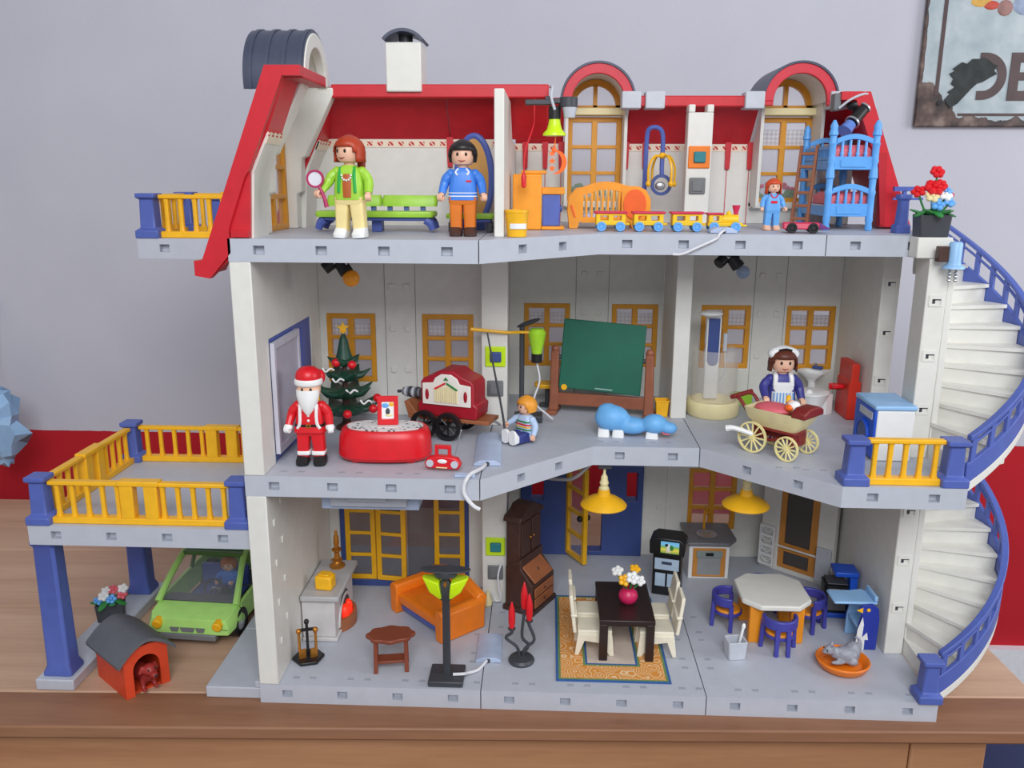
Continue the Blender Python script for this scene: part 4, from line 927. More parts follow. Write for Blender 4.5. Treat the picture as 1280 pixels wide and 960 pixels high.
q = MB().ell((0, .1, .11), (.07, .15, .075)).ell((0, -.04, .13), (.06, .08, .07)).ell((0, -.12, .20), (.058, .06, .055)).ell((0, -.19, .185), (.035, .05, .03)).cyl((.045, -.1, .24), (.085, -.1, .17), .024, .014, 8).cyl((-.045, -.1, .24), (-.085, -.1, .17), .024, .014, 8)
for s in (-1, 1): q.cyl((s*.045, -.06, .1), (s*.05, -.08, .01), .022, .02, 8).ell((s*.05, -.1, .018), (.024, .036, .018), 8, 6).cyl((s*.045, .18, .09), (s*.05, .17, .0), .024, .02, 8)
q.tube([(0, .22, .13), (0, .28, .18), (0, .29, .23)], [.018, .014, .008])
dgm = mat('red_dog_plastic', (150, 44, 40), .45, var=.15)
dg_ = remesh(q.build('toy_dog', dgm, loc=(-1.06, .166, .021), rotz=.89), .012, 3); tag(dg_, 'dark red toy dog standing in the opening of the kennel', 'dog')
MB().ell((0, -.235, .19), (.014, .01, .01), 8, 6).ell((.03, -.168, .222), (.008, .006, .01), 8, 6).ell((-.03, -.168, .222), (.008, .006, .01), 8, 6).build('face', BLK, dg_, kind='stuff')
# planter under the carport
def planter(label, loc, rz, heads, nl=8, m_=DGR, w=.13, d=.08, hgt=.17):
    pl = thing('flower_planter', label, 'planter', loc, rz)
    MB().loft([rr(0, 0, w*.9, d*.9, 0, .01, 1), rr(0, 0, w, d, hgt, .01, 1), rr(0, 0, w*.9, d*.85, hgt, .01, 1), rr(0, 0, w*.85, d*.8, hgt-.03, .01, 1)]).build('pot', m_, pl, bevel=.004)
    leaves(pl, nl, w*.75, hgt+.015, .085)
    flowers(pl, heads, hgt-.02); return pl
planter('dark grey planter with small white, blue and pink flowers under the carport', (-1.83, 1.13, .103), .35,
        [(-.05, -.03, .25, .05, WHITE, 5, (.7, 0, 0)), (.02, -.05, .22, .05, SKY, 5, (.8, 0, 0)), (-.1, -.03, .21, .045, SKY, 5, (.7, 0, 0)), (.03, .03, .28, .05, PINK, 5, (.6, 0, 0)), (.12, .03, .28, .05, WHITE, 5, (.6, 0, 0)), (.11, .0, .23, .05, PINK, 5, (.7, 0, 0)), (-.03, .02, .28, .045, WHITE, 5, (.6, 0, 0))])
# car
CAR = mat('car_lime', (176, 226, 122), .32)
cr = thing('toy_car', 'small lime green toy car with round yellow headlights under the carport', 'car', (-.905, 1.60, 0), -.06)
body = []
for y, hw, zb_, zt in ((-.775, .28, .13, .2), (-.75, .38, .12, .265), (-.68, .415, .15, .295), (-.52, .42, .17, .325), (-.2, .41, .08, .34), (.3, .41, .08, .36), (.62, .40, .12, .38), (.72, .36, .12, .34)):
    body.append([(-hw, y, zb_), (hw, y, zb_), (hw*1.01, y, zb_+.06), (hw*.985, y, zt-.05), (hw*.93, y, zt), (-hw*.93, y, zt), (-hw*.985, y, zt-.05), (-hw*1.01, y, zb_+.06)])
# open cockpit: sides + hood + tail
hood = body[:4]; MB().loft(hood).build('hood', CAR, cr, bevel=.012)
MB().loft([r_ for r_ in body[6:]]).build('tail', CAR, cr, bevel=.012)
MB().box(-.36, .36, -.5, .62, .08, .12).build('floor_pan', DGR, cr)
for s in (-1, 1):
    MB().prism([(-.5, .12), (-.5, .335), (.62, .38), (.62, .12)], 'x', s*.395-.016, s*.395+.016).build('door', CAR, cr, bevel=.008)
    MB().tube([(s*.385, -.56, .33), (s*.35, -.36, .50), (s*.31, -.14, .645), (s*.30, .1, .675), (s*.31, .45, .645), (s*.37, .64, .38)], [.034, .03, .03, .03, .03, .03], 8, 4).build('roof_pillar', CAR, cr)
    MB().cyl((s*.29, -.80, .218), (s*.29, -.72, .235), .046, n=18).build('headlight', YEL, cr, bevel=.008)
    MB().tube([(s*.39, .14, .35), (s*.30, .14, .665)], .022, 8, 1).build('door_pillar', mat('car_lime_dark', (84, 120, 60), .35), cr)
    for y in (-.52, .46): wheel(cr, (s*.355, y, .142), .14, .13, BLK, LGR, 'x', name='wheel')
MB().cb((0, -.13, .655), (.6, .09, .045)).cb((0, .47, .64), (.6, .07, .04)).box(-.29, .29, -.12, .46, .672, .688).build('roof', mat('car_lime_dark', (84, 120, 60), .35), cr, bevel=.01)
MB().add([(-.36, -.53, .335), (.36, -.53, .335), (.295, -.15, .64), (-.295, -.15, .64)], [(0, 1, 2, 3)]).build('windscreen', CLEAR, cr, solid=.006)
MB().box(-.36, .36, -.5, -.36, .28, .33).build('dashboard', DGR, cr, bevel=.01)
MB().box(-.27, .27, -.795, -.72, .075, .135).build('bumper', GRY, cr, bevel=.01)
for x0, x1 in ((-.17, -.08), (-.07, .07), (.08, .17)): MB().prism([(x0, .195), (x1, .195), (x1-.015, .155), (x0+.015, .155)], 'y', -.788, -.74).build('grille', GRY, cr)
for x in (-.2, .06): MB().box(x-.12, x+.12, -.1, .2, .121, .15).box(x-.12, x+.12, .2, .26, .15, .36).build('car_seat', BLU, cr, bevel=.02)
MB().arch(0, 0, .075, .095, 0, 2*PI, -.01, .01, 20, T(.04, -.30, .36) @ rot(-.5, 0, 0)).cyl((.04, -.30, .36), (.04, -.38, .31), .014).build('steering_wheel', BLK, cr)
# ================================================================ toy people
def figure(label, loc, rz, legs, shoe, shirt, hair, style='short', sc=1, sit=False, armpose=None, skin=SKIN, sleeve=None, name='toy_figure', skirt=None, hand=None, headrot=0, group='toy people', legspread=0):
    f = thing(name, label, 'toy figure', loc, rz, group, sc)
    dz = -.215 if sit else 0
    U = T(0, 0, dz)
    LM = (T(0, .0, .068) @ rot(-PI/2, 0, 0) @ T(0, 0, -.27)) if sit else Matrix.Identity(4)
    if skirt is None:
        q = MB()
        for s in (-1, 1):
            A = LM @ T(0, 0, .27) @ rot(0, -s*legspread, 0) @ T(0, 0, -.27)
            q.loft([rr(s*.053, 0, .044, .05, .03, .02, 3), rr(s*.053, 0, .045, .052, .12, .02, 3), rr(s*.052, 0, .05, .06, .25, .02, 3), rr(s*.05, 0, .05, .06, .275, .02, 3)], A)
        q.loft([rr(0, 0, .1, .06, .235, .03, 3), rr(0, 0, .108, .068, .26, .03, 3), rr(0, 0, .108, .068, .29, .03, 3)], U)
        q.build('legs', legs, f)
        for s in (-1, 1):
            A = LM @ T(0, 0, .27) @ rot(0, -s*legspread, 0) @ T(0, 0, -.27)
            MB().loft([rr(s*.055, -.025, .046, .075, 0, .035, 3), rr(s*.055, -.025, .048, .078, .025, .035, 3), rr(s*.055, -.01, .046, .06, .05, .03, 3), rr(s*.055, 0, .043, .047, .07, .02, 3)], A).build('shoe', shoe, f)
    else:
        MB().loft([rr(0, 0, .15, .14, 0, .12, 5), rr(0, 0, .145, .135, .02, .12, 5), rr(0, 0, .125, .11, .16, .1, 5), rr(0, 0, .1, .075, .28, .06, 5)]).build('skirt', skirt, f)
    MB().loft([rr(0, 0, .112, .072, .27, .045, 4), rr(0, 0, .106, .07, .36, .045, 4), rr(0, 0, .094, .064, .45, .045, 4), rr(0, 0, .078, .056, .488, .04, 4), rr(0, 0, .045, .04, .51, .03, 4)], U).build('torso', shirt, f)
    ap = armpose or {}
    for s in (-1, 1):
        el, wr = ap.get(s, ((.142, -.008, .385), (.158, -.05, .315)))
        el = Vector((s*el[0], el[1], el[2]+dz)); wr = Vector((s*wr[0], wr[1], wr[2]+dz)); sh = Vector((s*.092, 0, .462+dz))
        a = MB().tube([sh, sh.lerp(el, .5)+Vector((s*.008, 0, .006)), el, wr], [.036, .037, .035, .028], 10, 4).ell(sh, (.038, .042, .04), 12, 8).build('arm', sleeve or shirt, f)
        d = (wr-el).normalized(); M = T(*(wr+d*.03)) @ d.to_track_quat('Z', 'Y').to_matrix().to_4x4()
        h = MB().arch(0, 0, .012, .029, PI*.5-2.4, PI*.5+2.4, -.021, .021, 14, M @ rot(0, 0, PI/2)).cyl(wr-d*.004, wr+d*.014, .022, .02, 10)
        h.build('hand', hand or skin, a, bevel=.004)
    hd = MB().lathe([(.038, .495), (.038, .525), (.07, .535), (.086, .56), (.09, .60), (.086, .635), (.066, .672), (.035, .688), (0, .692)], 24, U).build('head', skin, f)
    hd.rotation_euler.z = headrot
    for s in (-1, 1): MB().ell((s*.032, -.083, .607+dz), (.0105, .008, .014), 10, 6).build('eye', BLK, hd)
    MB().tube([(-.026, -.079, .563+dz), (0, -.085, .556+dz), (.026, -.079, .563+dz)], .004, 6, 4).build('mouth', mat('mouth_red', (150, 40, 36), .5), hd)
    # moulded hair: cap with a face opening
    if style:
        q = MB(); nu, rows = 28, []
        low = {'short': .575, 'bob': .53, 'long': .50}.get(style, .575)
        zs = [low, .56, .60, .635, .665, .69, .706]; 
        rad = [.098 if style == 'short' else .104, .102, .103, .098, .083, .055, .02]
        vs = []; fs = []
        for z, r in zip(zs, rad):
            for k in range(nu): a = 2*PI*k/nu; vs.append((r*math.cos(a), r*math.sin(a)*1.02+.006, z+dz))
        vs.append((0, .006, .710+dz)); e = len(vs)-1
        for j in range(len(zs)-1):
            for k in range(nu):
                am = 2*PI*(k+.5)/nu; front = abs(((am+PI/2+PI) % (2*PI))-PI)
                if j < 3 and front < (1.05 if j < 2 else .9): continue
                fs.append((j*nu+k, j*nu+(k+1) % nu, (j+1)*nu+(k+1) % nu, (j+1)*nu+k))
        for k in range(nu): fs.append(((len(zs)-1)*nu+k, (len(zs)-1)*nu+(k+1) % nu, e))
        used = sorted({i for t in fs for i in t}); mp_ = {v: i for i, v in enumerate(used)}
        q.v = [vs[i] for i in used]; q.f = [tuple(mp_[i] for i in t) for t in fs]
        ho = q.build('hair', hair, hd, solid=.014, ang=70)
        ho.modifiers['thickness'].offset = .6
    return f
def fz(f): return f
# ---------------- attic people
TAN = mat('pale_yellow_trousers', (246, 226, 158), .45); REDH = mat('auburn_hair', (176, 58, 24), .45); BLKH = mat('black_hair', (34, 28, 30), .4)
wm = figure('red-haired toy woman in a lime jacket and pale trousers holding a pink brush', (.89, .14, G2), -.12, TAN, WHITE, LIME, REDH, 'bob', 1.02, armpose={-1: ((.15, -.03, .39), (.185, -.09, .33)), 1: ((.142, -.008, .385), (.15, -.05, .315))}, headrot=-.35, legspread=.06)
MB().loft([rr(0, -.058, .032, .018, .285, .01, 2), rr(0, -.056, .036, .018, .38, .01, 2), rr(0, -.05, .034, .014, .45, .01, 2), rr(0, -.04, .02, .01, .485, .008, 2)]).build('brown_top', mat('rust_top', (186, 92, 36), .5), wm)
for s in (-1, 1): MB().tube([(s*.05, -.04, .495), (s*.055, -.066, .43), (s*.062, -.074, .32)], [.012, .014, .012], 6, 3).build('lapel', mat('green_lapel', (40, 170, 70), .4), wm)
nk = MB()
for k in range(7): a = PI*k/6; nk.ell((.035*math.cos(a), -.076, .44-.035*math.sin(a)), (.008, .005, .008), 6, 4)
nk.build('necklace', WHITE, wm, kind='stuff')
MB().ell((.06, .085, .52), (.03, .03, .06)).build('pony_tail', REDH, wm)
br = thing('hand_mirror', 'pink and white hand mirror held up by the red-haired toy woman', 'mirror', (.695, .045, 4.05), 0)
MB().tube([(.04, 0, 0), (.02, 0, .08), (-.01, 0, .15)], [.017, .014, .012], 8).arch(-.035, .20, .05, .064, 0, 2*PI, -.012, .012, 20).build('mirror_frame', mat('raspberry_plastic', (176, 36, 92), .4), br)
MB().cyl((-.035, -.006, .20), (-.035, .006, .20), .052, n=20).build('mirror_glass', mat('mirror_white', (226, 224, 232), .25), br)
SHB = mat('azure_shirt', (66, 132, 226), .4); OTR = mat('orange_trousers', (224, 120, 30), .45)
mn = figure('black-haired toy man in a blue shirt and orange trousers', (1.685, .47, G2), 0, OTR, BRN, SHB, BLKH, 'short', 1.0)
MB().loft([rr(0, 0, .114, .074, .295, .045, 4), rr(0, 0, .114, .074, .303, .045, 4)]).loft([rr(0, 0, .113, .074, .32, .045, 4), rr(0, 0, .113, .074, .326, .045, 4)]).build('shirt_stripes', WHITE, mn, kind='stuff')
for s in (-1, 1): MB().tube([(s*.03, -.045, .502), (s*.05, -.055, .475), (s*.035, -.066, .455)], .008, 6, 3).build('collar', WHITE, mn)
MB().cb((.05, -.068, .41), (.04, .006, .014)).build('chest_badge', BRED, mn)
kd = figure('small red-haired toy child in blue pyjamas standing by the bunk bed', (4.30, 1.52, G2), .1, SKY, SKIN, SKY, mat('bright_auburn', (206, 74, 30), .45), 'long', .62, legspread=.05)
MB().cb((0, -.072, .39), (.09, .006, .035)).build('chest_print', BRED, kd); MB().arch(0, .50, .04, .055, PI, 2*PI, -.068, -.05, 12).build('collar', BRED, kd)
# ---------------- storey people
sa = figure('toy figure in red santa suit with white beard, black boots and cap', (.45, .33, G1), .05, BRED, BLK, BRED, WHITE, None, 1.04, hand=WHITE, legspread=.05)
MB().lathe([(.098, .63), (.108, .638), (.108, .672), (.098, .68)], 24).build('cap_brim', WHITE, sa, bevel=.008); MB().lathe([(.095, .675), (.098, .70), (.085, .74), (.055, .765), (.0, .775)], 24).ell((.07, .05, .68), (.05, .05, .06)).build('cap', BRED, sa)
MB().loft([[(w*math.cos(a), -.045-.05*math.sin(a)*d, z) for a in [PI*k/10 for k in range(11)]]+[(-w*.8, -.03, z), (w*.8, -.03, z)] for w, d, z in ((.012, .7, .40), (.045, 1.1, .44), (.075, 1.25, .50), (.088, 1.2, .56), (.088, 1.05, .60))]).build('beard', WHITE, sa)
for s in (-1, 1):
    MB().tube([(s*.065, -.05, .485), (s*.062, -.07, .42), (s*.066, -.076, .34), (s*.085, -.07, .30)], .013, 6, 3).build('coat_trim', WHITE, sa)
    MB().loft([rr(s*.056, 0, .052, .058, .075, .02, 3), rr(s*.056, 0, .052, .058, .11, .02, 3)]).build('boot_cuff', WHITE, sa, bevel=.008)
    MB().ell((s*.16, -.055, .305), (.036, .034, .03)).build('sleeve_cuff', WHITE, sa)
MB().loft([rr(0, 0, .124, .084, .265, .05, 4), rr(0, 0, .118, .078, .31, .05, 4)]).build('coat_hem', BRED, sa)
MB().loft([rr(0, 0, .114, .075, .308, .045, 4), rr(0, 0, .113, .075, .33, .045, 4)]).build('belt', BLK, sa); MB().slab(-.018, .018, .305, .333, [(-.009, .009, .312, .326)], -.082, -.074).build('buckle', GOLD, sa)
for z in (.36, .40): MB().ell((0, -.07, z), (.011, .008, .011), 8, 6).build('button', WHITE, sa)
by_ = figure('blond toy boy in a striped pale shirt sitting on the floor holding a black rod', (2.17, 1.03, G1), -.75, mat('navy_trousers', (48, 60, 130), .45), WHITE, mat('pale_blue_shirt', (186, 208, 238), .45), mat('blond_hair', (238, 158, 50), .45), 'short', .82, sit=True, armpose={-1: ((.15, -.05, .42), (.15, -.13, .40)), 1: ((.142, -.008, .385), (.158, -.05, .315))}, headrot=-.3)
for z, m_ in ((.135, GRN), (.165, YEL), (.19, BRED), (.22, GRN)): MB().loft([rr(0, 0, .108-.012*(z-.13)/.09, .074, z, .045, 4), rr(0, 0, .106-.012*(z-.13)/.09, .073, z+.014, .045, 4)]).build('shirt_stripe', m_, by_)
BROH = mat('brown_hair', (96, 44, 28), .45); IND = mat('indigo_dress', (60, 60, 140), .45)
md = figure('toy maid in an indigo dress with white apron and frilled cap behind the pram', (4.45, 1.33, G1), 0, IND, BLK, IND, BROH, 'bob', 1.13, skirt=IND, armpose={-1: ((.15, -.05, .40), (.15, -.13, .34)), 1: ((.142, -.008, .385), (.15, -.06, .315))})
MB().loft([rr(0, -.062, .06, .02, .37, .01, 2), rr(0, -.06, .08, .02, .40, .01, 2), rr(0, -.054, .078, .02, .45, .01, 2)]).build('apron_bib', WHITE, md)
for s in (-1, 1): MB().tube([(s*.055, .02, .50), (s*.06, -.045, .495), (s*.066, -.066, .42)], [.02, .02, .018], 8, 3).build('apron_strap', WHITE, md)
MB().loft([rr(0, -.04, .09, .06, .02, .04, 3), rr(0, -.035, .092, .06, .16, .04, 3), rr(0, -.03, .09, .054, .375, .04, 3)]).build('apron_skirt', WHITE, md)
for k in range(7):
    x = -.075+.025*k; MB().tube([(x*1.15, -.108, .03), (x*1.1, -.102, .16), (x*.98, -.09, .372)], .0045, 6, 2).build('apron_stripe', SKY, md)
q = MB()
for k in range(14): a = PI*(k/13)*1.3-.15*PI; q.ell((.095*math.cos(a), .005, .665+.035*math.sin(a)), (.03, .05, .028), 10, 6)
q.ell((0, .02, .70), (.08, .07, .03)); remesh(q.build('frilled_cap', WHITE, md), .01, 2)
MB().tube([(-.05, -.045, .70), (0, -.052, .712), (.05, -.045, .70)], .009, 6, 3).build('cap_ribbon', BLK, md)
dr = figure('orange-haired toy driver in a blue shirt sitting in the green car', (-.865, 1.68, .152), -.06, DBLU, BLK, SHB, mat('ginger_hair', (196, 104, 26), .45), 'short', .72, sit=True, armpose={-1: ((.14, -.06, .42), (.11, -.16, .41)), 1: ((.14, -.06, .42), (.11, -.16, .41))})
# rod held by the boy
rd_ = thing('toy_rod', 'thin black rod held upright by the seated blond boy', 'rod', (2.0, .93, G1+.10), 0)
MB().tube([(0, 0, -.06), (-.04, .02, .2), (-.10, .05, .5), (-.17, .08, .87)], [.011, .010, .009, .007], 8, 3).build('shaft', DGR, rd_); MB().cyl((.01, -.002, -.07), (-.005, .002, .03), .019, .015).build('grip', BLK, rd_)

# ================================================================ MIDDLE FLOOR
# Christmas tree
tr = thing('christmas_tree', 'dark green toy Christmas tree with red balls and a gold star', 'Christmas tree', (.50, 1.33, G1), .2)
MB().cyl((0, 0, 0), (0, 0, .86), .04, .015, 10).build('trunk', BRN, tr); MB().lathe([(.1, 0), (.1, .02), (.05, .05), (.03, .09)], 16).build('stand', BRN, tr)
def branch(a, z, L, upt, m_=DGN):
    M = T(0, 0, z) @ rot(0, 0, a)
    q = MB(); rings = []
    for t, w, h in ((0, .05, .035), (.35, .075, .04), (.7, .06, .03), (1, .006, .006)):
        cz = -.05*math.sin(t*PI*.75)+upt*t*t; rings.append([(L*t, w*math.cos(b), cz+h*math.sin(b)) for b in [2*PI*k/10 for k in range(10)]])
    q.loft(rings, M).build('branch', m_, tr)
for z, n, L, u_ in ((.20, 8, .315, .09), (.36, 7, .28, .09), (.52, 6, .22, .08), (.66, 5, .15, .05)):
    for k in range(n): branch(2*PI*(k+.37*z*10)/n, z, L*(1+.08*math.sin(5*k)), u_)
MB().lathe([(.085, .64), (.06, .72), (.035, .84), (.012, .89), (0, .9)], 12).build('tip', DGN, tr)
P = []
for k in range(10): a = PI/2+2*PI*k/10; r = .06 if k % 2 == 0 else .026; P.append((r*math.cos(a), .94+r*math.sin(a)))
MB().prism(P, 'y', -.012, .012).cyl((0, 0, .86), (0, 0, .92), .012).build('star', YEL, tr, bevel=.004)
for a, z, r in ((-1.0, .62, .13), (-2.2, .64, .12), (-.6, .22, .30), (-.3, .30, .30), (-1.5, .20, .26)):
    MB().ell((r*math.cos(a), r*math.sin(a), z), (.04, .04, .04), 14, 9).build('bauble', BRED, tr)
for a, z, r in ((-2.4, .58, .19), (-1.3, .40, .24), (-1.9, .49, .17), (-.9, .30, .30)):
    x, y = r*math.cos(a), r*math.sin(a); MB().tube([(x-.05, y, z+.02), (x-.02, y-.02, z-.01), (x+.02, y-.02, z+.02), (x+.05, y, z)], .009, 6, 3).build('garland', WHITE, tr)
MB().ell((-.24, -.14, .32), (.02, .02, .045)).build('candle_ornament', YEL, tr)
# red oval table with lace
ov = thing('oval_table', 'low red oval table with a white lace top in front of the tree', 'table', (1.02, .50, G1), .03)
def sup(hx, hy, z, n=40, e=2.6, fl=0): return [(hx*(1+fl*math.cos(20*a))*abs(math.cos(a))**(2/e)*(1 if math.cos(a) >= 0 else -1), hy*(1+fl*math.cos(20*a))*abs(math.sin(a))**(2/e)*(1 if math.sin(a) >= 0 else -1), z) for a in [2*PI*k/n for k in range(n)]]
MB().loft([sup(.36, .20, .02), sup(.385, .22, .05), sup(.375, .215, .2, fl=.006), sup(.355, .20, .255), sup(.335, .185, .27)]).build('table_body', BRED, ov)
for x in (-.22, .22):
    for y in (-.12, .12): MB().box(x-.03, x+.03, y-.03, y+.03, 0, .03).build('foot', BRED, ov, bevel=.005)
m, nt, b = nodemat('lace_print', .7); tc = nt.nodes.new('ShaderNodeTexCoord'); vo = nt.nodes.new('ShaderNodeTexVoronoi'); vo.inputs['Scale'].default_value = 24; nt.links.new(tc.outputs['Object'], vo.inputs[0])
r_ = ramp(nt, [(.0, (60, 58, 62)), (.28, (110, 108, 112)), (.36, (232, 230, 228)), (1, (238, 236, 234))]); nt.links.new(vo.outputs['Distance'], r_.inputs[0]); nt.links.new(r_.outputs[0], b.inputs['Base Color'])
MB().loft([sup(.315, .165, .271, e=2.2), sup(.315, .165, .277, e=2.2)]).build('lace_cloth', m, ov)
MB().loft([sup(.16, .075, .277, e=2), sup(.16, .075, .279, e=2)]).build('lace_centre', WHITE, ov)
pf = thing('picture_frame', 'small red picture frame standing on the oval table', 'picture frame', (1.045, .50, G1+.281), .1)
MB().slab(-.085, .085, 0, .24, [(-.05, .05, .05, .19)], -.012, .012, rot(-.15, 0, 0)).build('frame', BRED, pf, bevel=.006); pc = MB().box(-.05, .05, -.004, .004, .05, .19, rot(-.15, 0, 0)).build('picture', WHITE, pf)
for x, z, rx, rz_, m_ in ((-.02, .16, .03, .02, SKY), (.03, .17, .02, .018, YEL), (.0, .11, .018, .03, DGR), (.01, .08, .03, .012, IVO)): MB().ell((x, -.006, z), (rx, .003, rz_), 10, 6, rot(-.15, 0, 0)).build('printed_patch', m_, pc)
MB().box(-.02, .02, .0, .08, 0, .012).build('strut', BRED, pf)
ra = thing('toy_radio', 'small red toy radio with handle and aerial on the floor', 'radio', (1.535, .20, G1), -.12)
MB().loft([[(x, y, z) for x, z in ((-.13, .02), (.13, .02), (.15, .06), (.12, .11), (.05, .125), (-.05, .125), (-.12, .11), (-.15, .06))] for y in (-.035, .035)]).build('radio_body', BRED, ra, bevel=.012)
MB().slab(-.065, .065, .11, .21, [(-.04, .04, .12, .18)], -.018, .018).build('handle', BRED, ra, bevel=.008)
for x in (-.1, .1): MB().cyl((x, -.044, .065), (x, -.034, .065), .03, n=18).build('speaker', LGR, ra)
MB().ell((0, -.036, .085), (.04, .006, .018), 16, 6).build('badge', WHITE, ra); MB().box(-.05, .04, -.04, -.034, .03, .038).build('tuner', IVO, ra)
MB().cyl((.09, .0, .11), (.145, .01, .33), .005, n=6).ell((.146, .01, .333), (.009, .009, .009), 8, 6).build('aerial', SILV, ra)
# organ wagon
wg = thing('toy_wagon', 'brown flat toy wagon with dark spoked wheels carrying the red organ', 'wagon', (1.48, 1.20, G1), -.30)
MB().box(-.36, .42, -.13, .13, .15, .185).build('wagon_bed', WBR, wg, bevel=.006); MB().prism([(-.36, .18), (-.40, .30), (-.36, .31), (-.26, .19)], 'y', -.13, .13).build('headboard', WBR, wg, bevel=.006)
MB().cyl((-.16, -.17, .115), (-.16, .17, .115), .014).build('axle', BLK, wg); MB().cyl((.02, -.19, .115), (.02, .19, .115), .014).build('axle', BLK, wg)
for x in (-.17, .06):
    for y in (-.195, .195): wheel(wg, (x, y, .126), .126, .05, BLK, BLK, spokes=8, rim=.034)
MB().tube([(.42, 0, .16), (.45, 0, .15), (.48, 0, .13)], .012).build('drawbar', GRY, wg)
og = thing('toy_organ', 'dark red fairground organ with white pipe front on the brown wagon', 'organ', (1.51, 1.20, G1+.188), -.30, None, 1.15)
arc = [(-.24, 0), (.24, 0), (.25, .10), (.22, .12), (.22, .27), (.2, .30), (.12, .33), (.06, .37), (-.06, .37), (-.12, .33), (-.2, .30), (-.22, .27), (-.22, .12), (-.25, .10)]
OR = mat('organ_red', (164, 22, 40), .4)
MB().prism(arc, 'y', -.125, .125).build('organ_case', OR, og, bevel=.01)
fc = [(-.2, .10), (.2, .10), (.2, .265), (.11, .275), (.09, .315), (.04, .345), (-.04, .345), (-.09, .315), (-.11, .275), (-.2, .265)]
of = MB().prism(fc, 'y', -.14, -.1255).build('pipe_front', mat('ivory_print', (238, 232, 222), .45), og, bevel=.004)
for k in range(11):
    x = -.09+.018*k; MB().cyl((x, -.146, .125), (x, -.146, .225+.03*(1-abs(k-5)/5)), .0065, n=8).build('organ_pipe', IVO, of)
for s in (-1, 1):
    MB().ell((s*.16, -.142, .18), (.016, .005, .045), 10, 6).build('side_window', OR, of)
    MB().prism([(s*.095, .235), (s*.005, .285), (s*.005, .27), (s*.095, .22)], 'y', -.15, -.141).build('arch_trim', BRED if s < 0 else GRN, of)
MB().prism([(-.02, .30), (.02, .30), (0, .325)], 'y', -.147, -.1405).build('top_ornament', GRN, of)
rl = MB().cyl((-.35, .0, 0), (-.02, 0, 0), .05, .06, 16)
rl = thing('grey_roll', 'grey ribbed bundle resting on the raised end of the brown wagon', 'bundle', (1.125, 1.315, G1+.311), -.3, None, .8)
MB().cyl((-.12, 0, .06), (.10, 0, .06), .045, .055, 14).build('roll', mat('ribbed_grey', (128, 130, 134), .45), rl)
for k in range(4): MB().arch(0, 0, .044, .062, 0, 2*PI, -.012, .012, 18, T(-.07+.045*k, 0, .06) @ rot(0, 0, PI/2)).build('rib', DGR if k % 2 else LGR, rl)
MB().cyl((-.19, 0, .05), (-.12, 0, .06), .018).build('spout', DGR, rl)
# flat control boxes and white cables
def ctrl(label, x, y, z, L, rz):
    c = thing('control_box', label, 'control box', (x, y, z), rz)
    MB().prism([(-.11, 0), (.11, 0), (.11, .02), (.06, .045), (-.06, .045), (-.11, .02)], 'y', -L/2, L/2).build('housing', mat('pale_blue_grey', (178, 192, 218), .45), c, bevel=.004)
    MB().cyl((0, -L/2-.01, .02), (0, -L/2+.02, .02), .018, n=10).build('cable_hole', DGR, c); return c
ctrl('flat pale blue box with white cable lying beside the toy wagon', 1.86, .72, G1, .8, .04); ctrl('flat pale blue box lying between the floor lamp and the candelabra', 1.87, .62, G0, .42, .02); ctrl('flat pale grey box at the attic floor edge behind the train', 3.79, 1.08, G2, .16, 0)
pl_ = MB().slab(-.08, .08, -.03, .03, [(-.05, .05, -.012, .012)], 0, .02, Matrix(((1,0,0,1.72),(0,0,1,.07),(0,1,0,G1),(0,0,0,1)))).build('cable_clip', mat('pale_blue_grey', (178, 192, 218), .45), bevel=.003); tag(pl_, 'small flat cable clip at the middle floor edge below the radio', 'clip')
WC = mat('white_cable', (228, 228, 232), .4)
def cable(label, pts, m_=WC, r=.012): o = MB().tube(pts, r, 7, 6).build('power_cable', m_); tag(o, label, 'cable'); return o
cable('white cable looping over the middle floor edge beside the radio', [(1.86, .30, G1+.02), (1.84, .18, G1+.03), (1.77, .03, G1+.035), (1.74, -.03, G1+.01), (1.72, -.04, G1-.05), (1.73, -.04, G1-.12), (1.79, -.035, G1-.2), (1.84, -.025, G1-.235)], r=.016)
cable('white cable from the floor lamp base to the flat box', [(1.60, .12, G0+.062), (1.68, .13, G0+.062), (1.72, .2, G0+.03), (1.8, .27, G0+.02), (1.86, .40, G0+.025)], r=.013)
cable('grey cable sagging along the ceiling above the writing desk', [(2.15, 1.55, 1.4), (2.25, 1.3, 1.56), (2.45, 1.15, 1.6), (2.6, 1.02, 1.66), (2.74, .98, 1.80)], mat('grey_cable', (150, 150, 154), .45), .016)
cable('white cable hanging down beside the grey switch by the desk', [(1.93, 1.45, .62), (1.90, 1.42, .5), (1.91, 1.42, .35), (1.93, 1.43, .25), (1.88, 1.44, .22), (1.84, 1.45, .3)], r=.009)
cable('white cable and clip drooping over the attic floor edge', [(3.80, 1.0, G2+.02), (3.77, .90, G2+.03), (3.73, .868, G2-.0), (3.70, .868, G2-.04), (3.55, .86, G2-.11), (3.44, .86, G2-.16), (3.36, .87, G2-.165)], r=.010)
pw = MB().lathe([(.03, 0), (.045, .02), (.045, .06), (.025, .10), (.012, .16)], 12).build('cable_plug', IVO, loc=(1.80, 1.42, G0)); tag(pw, 'ivory plug standing on the floor behind the orange sofa', 'plug')
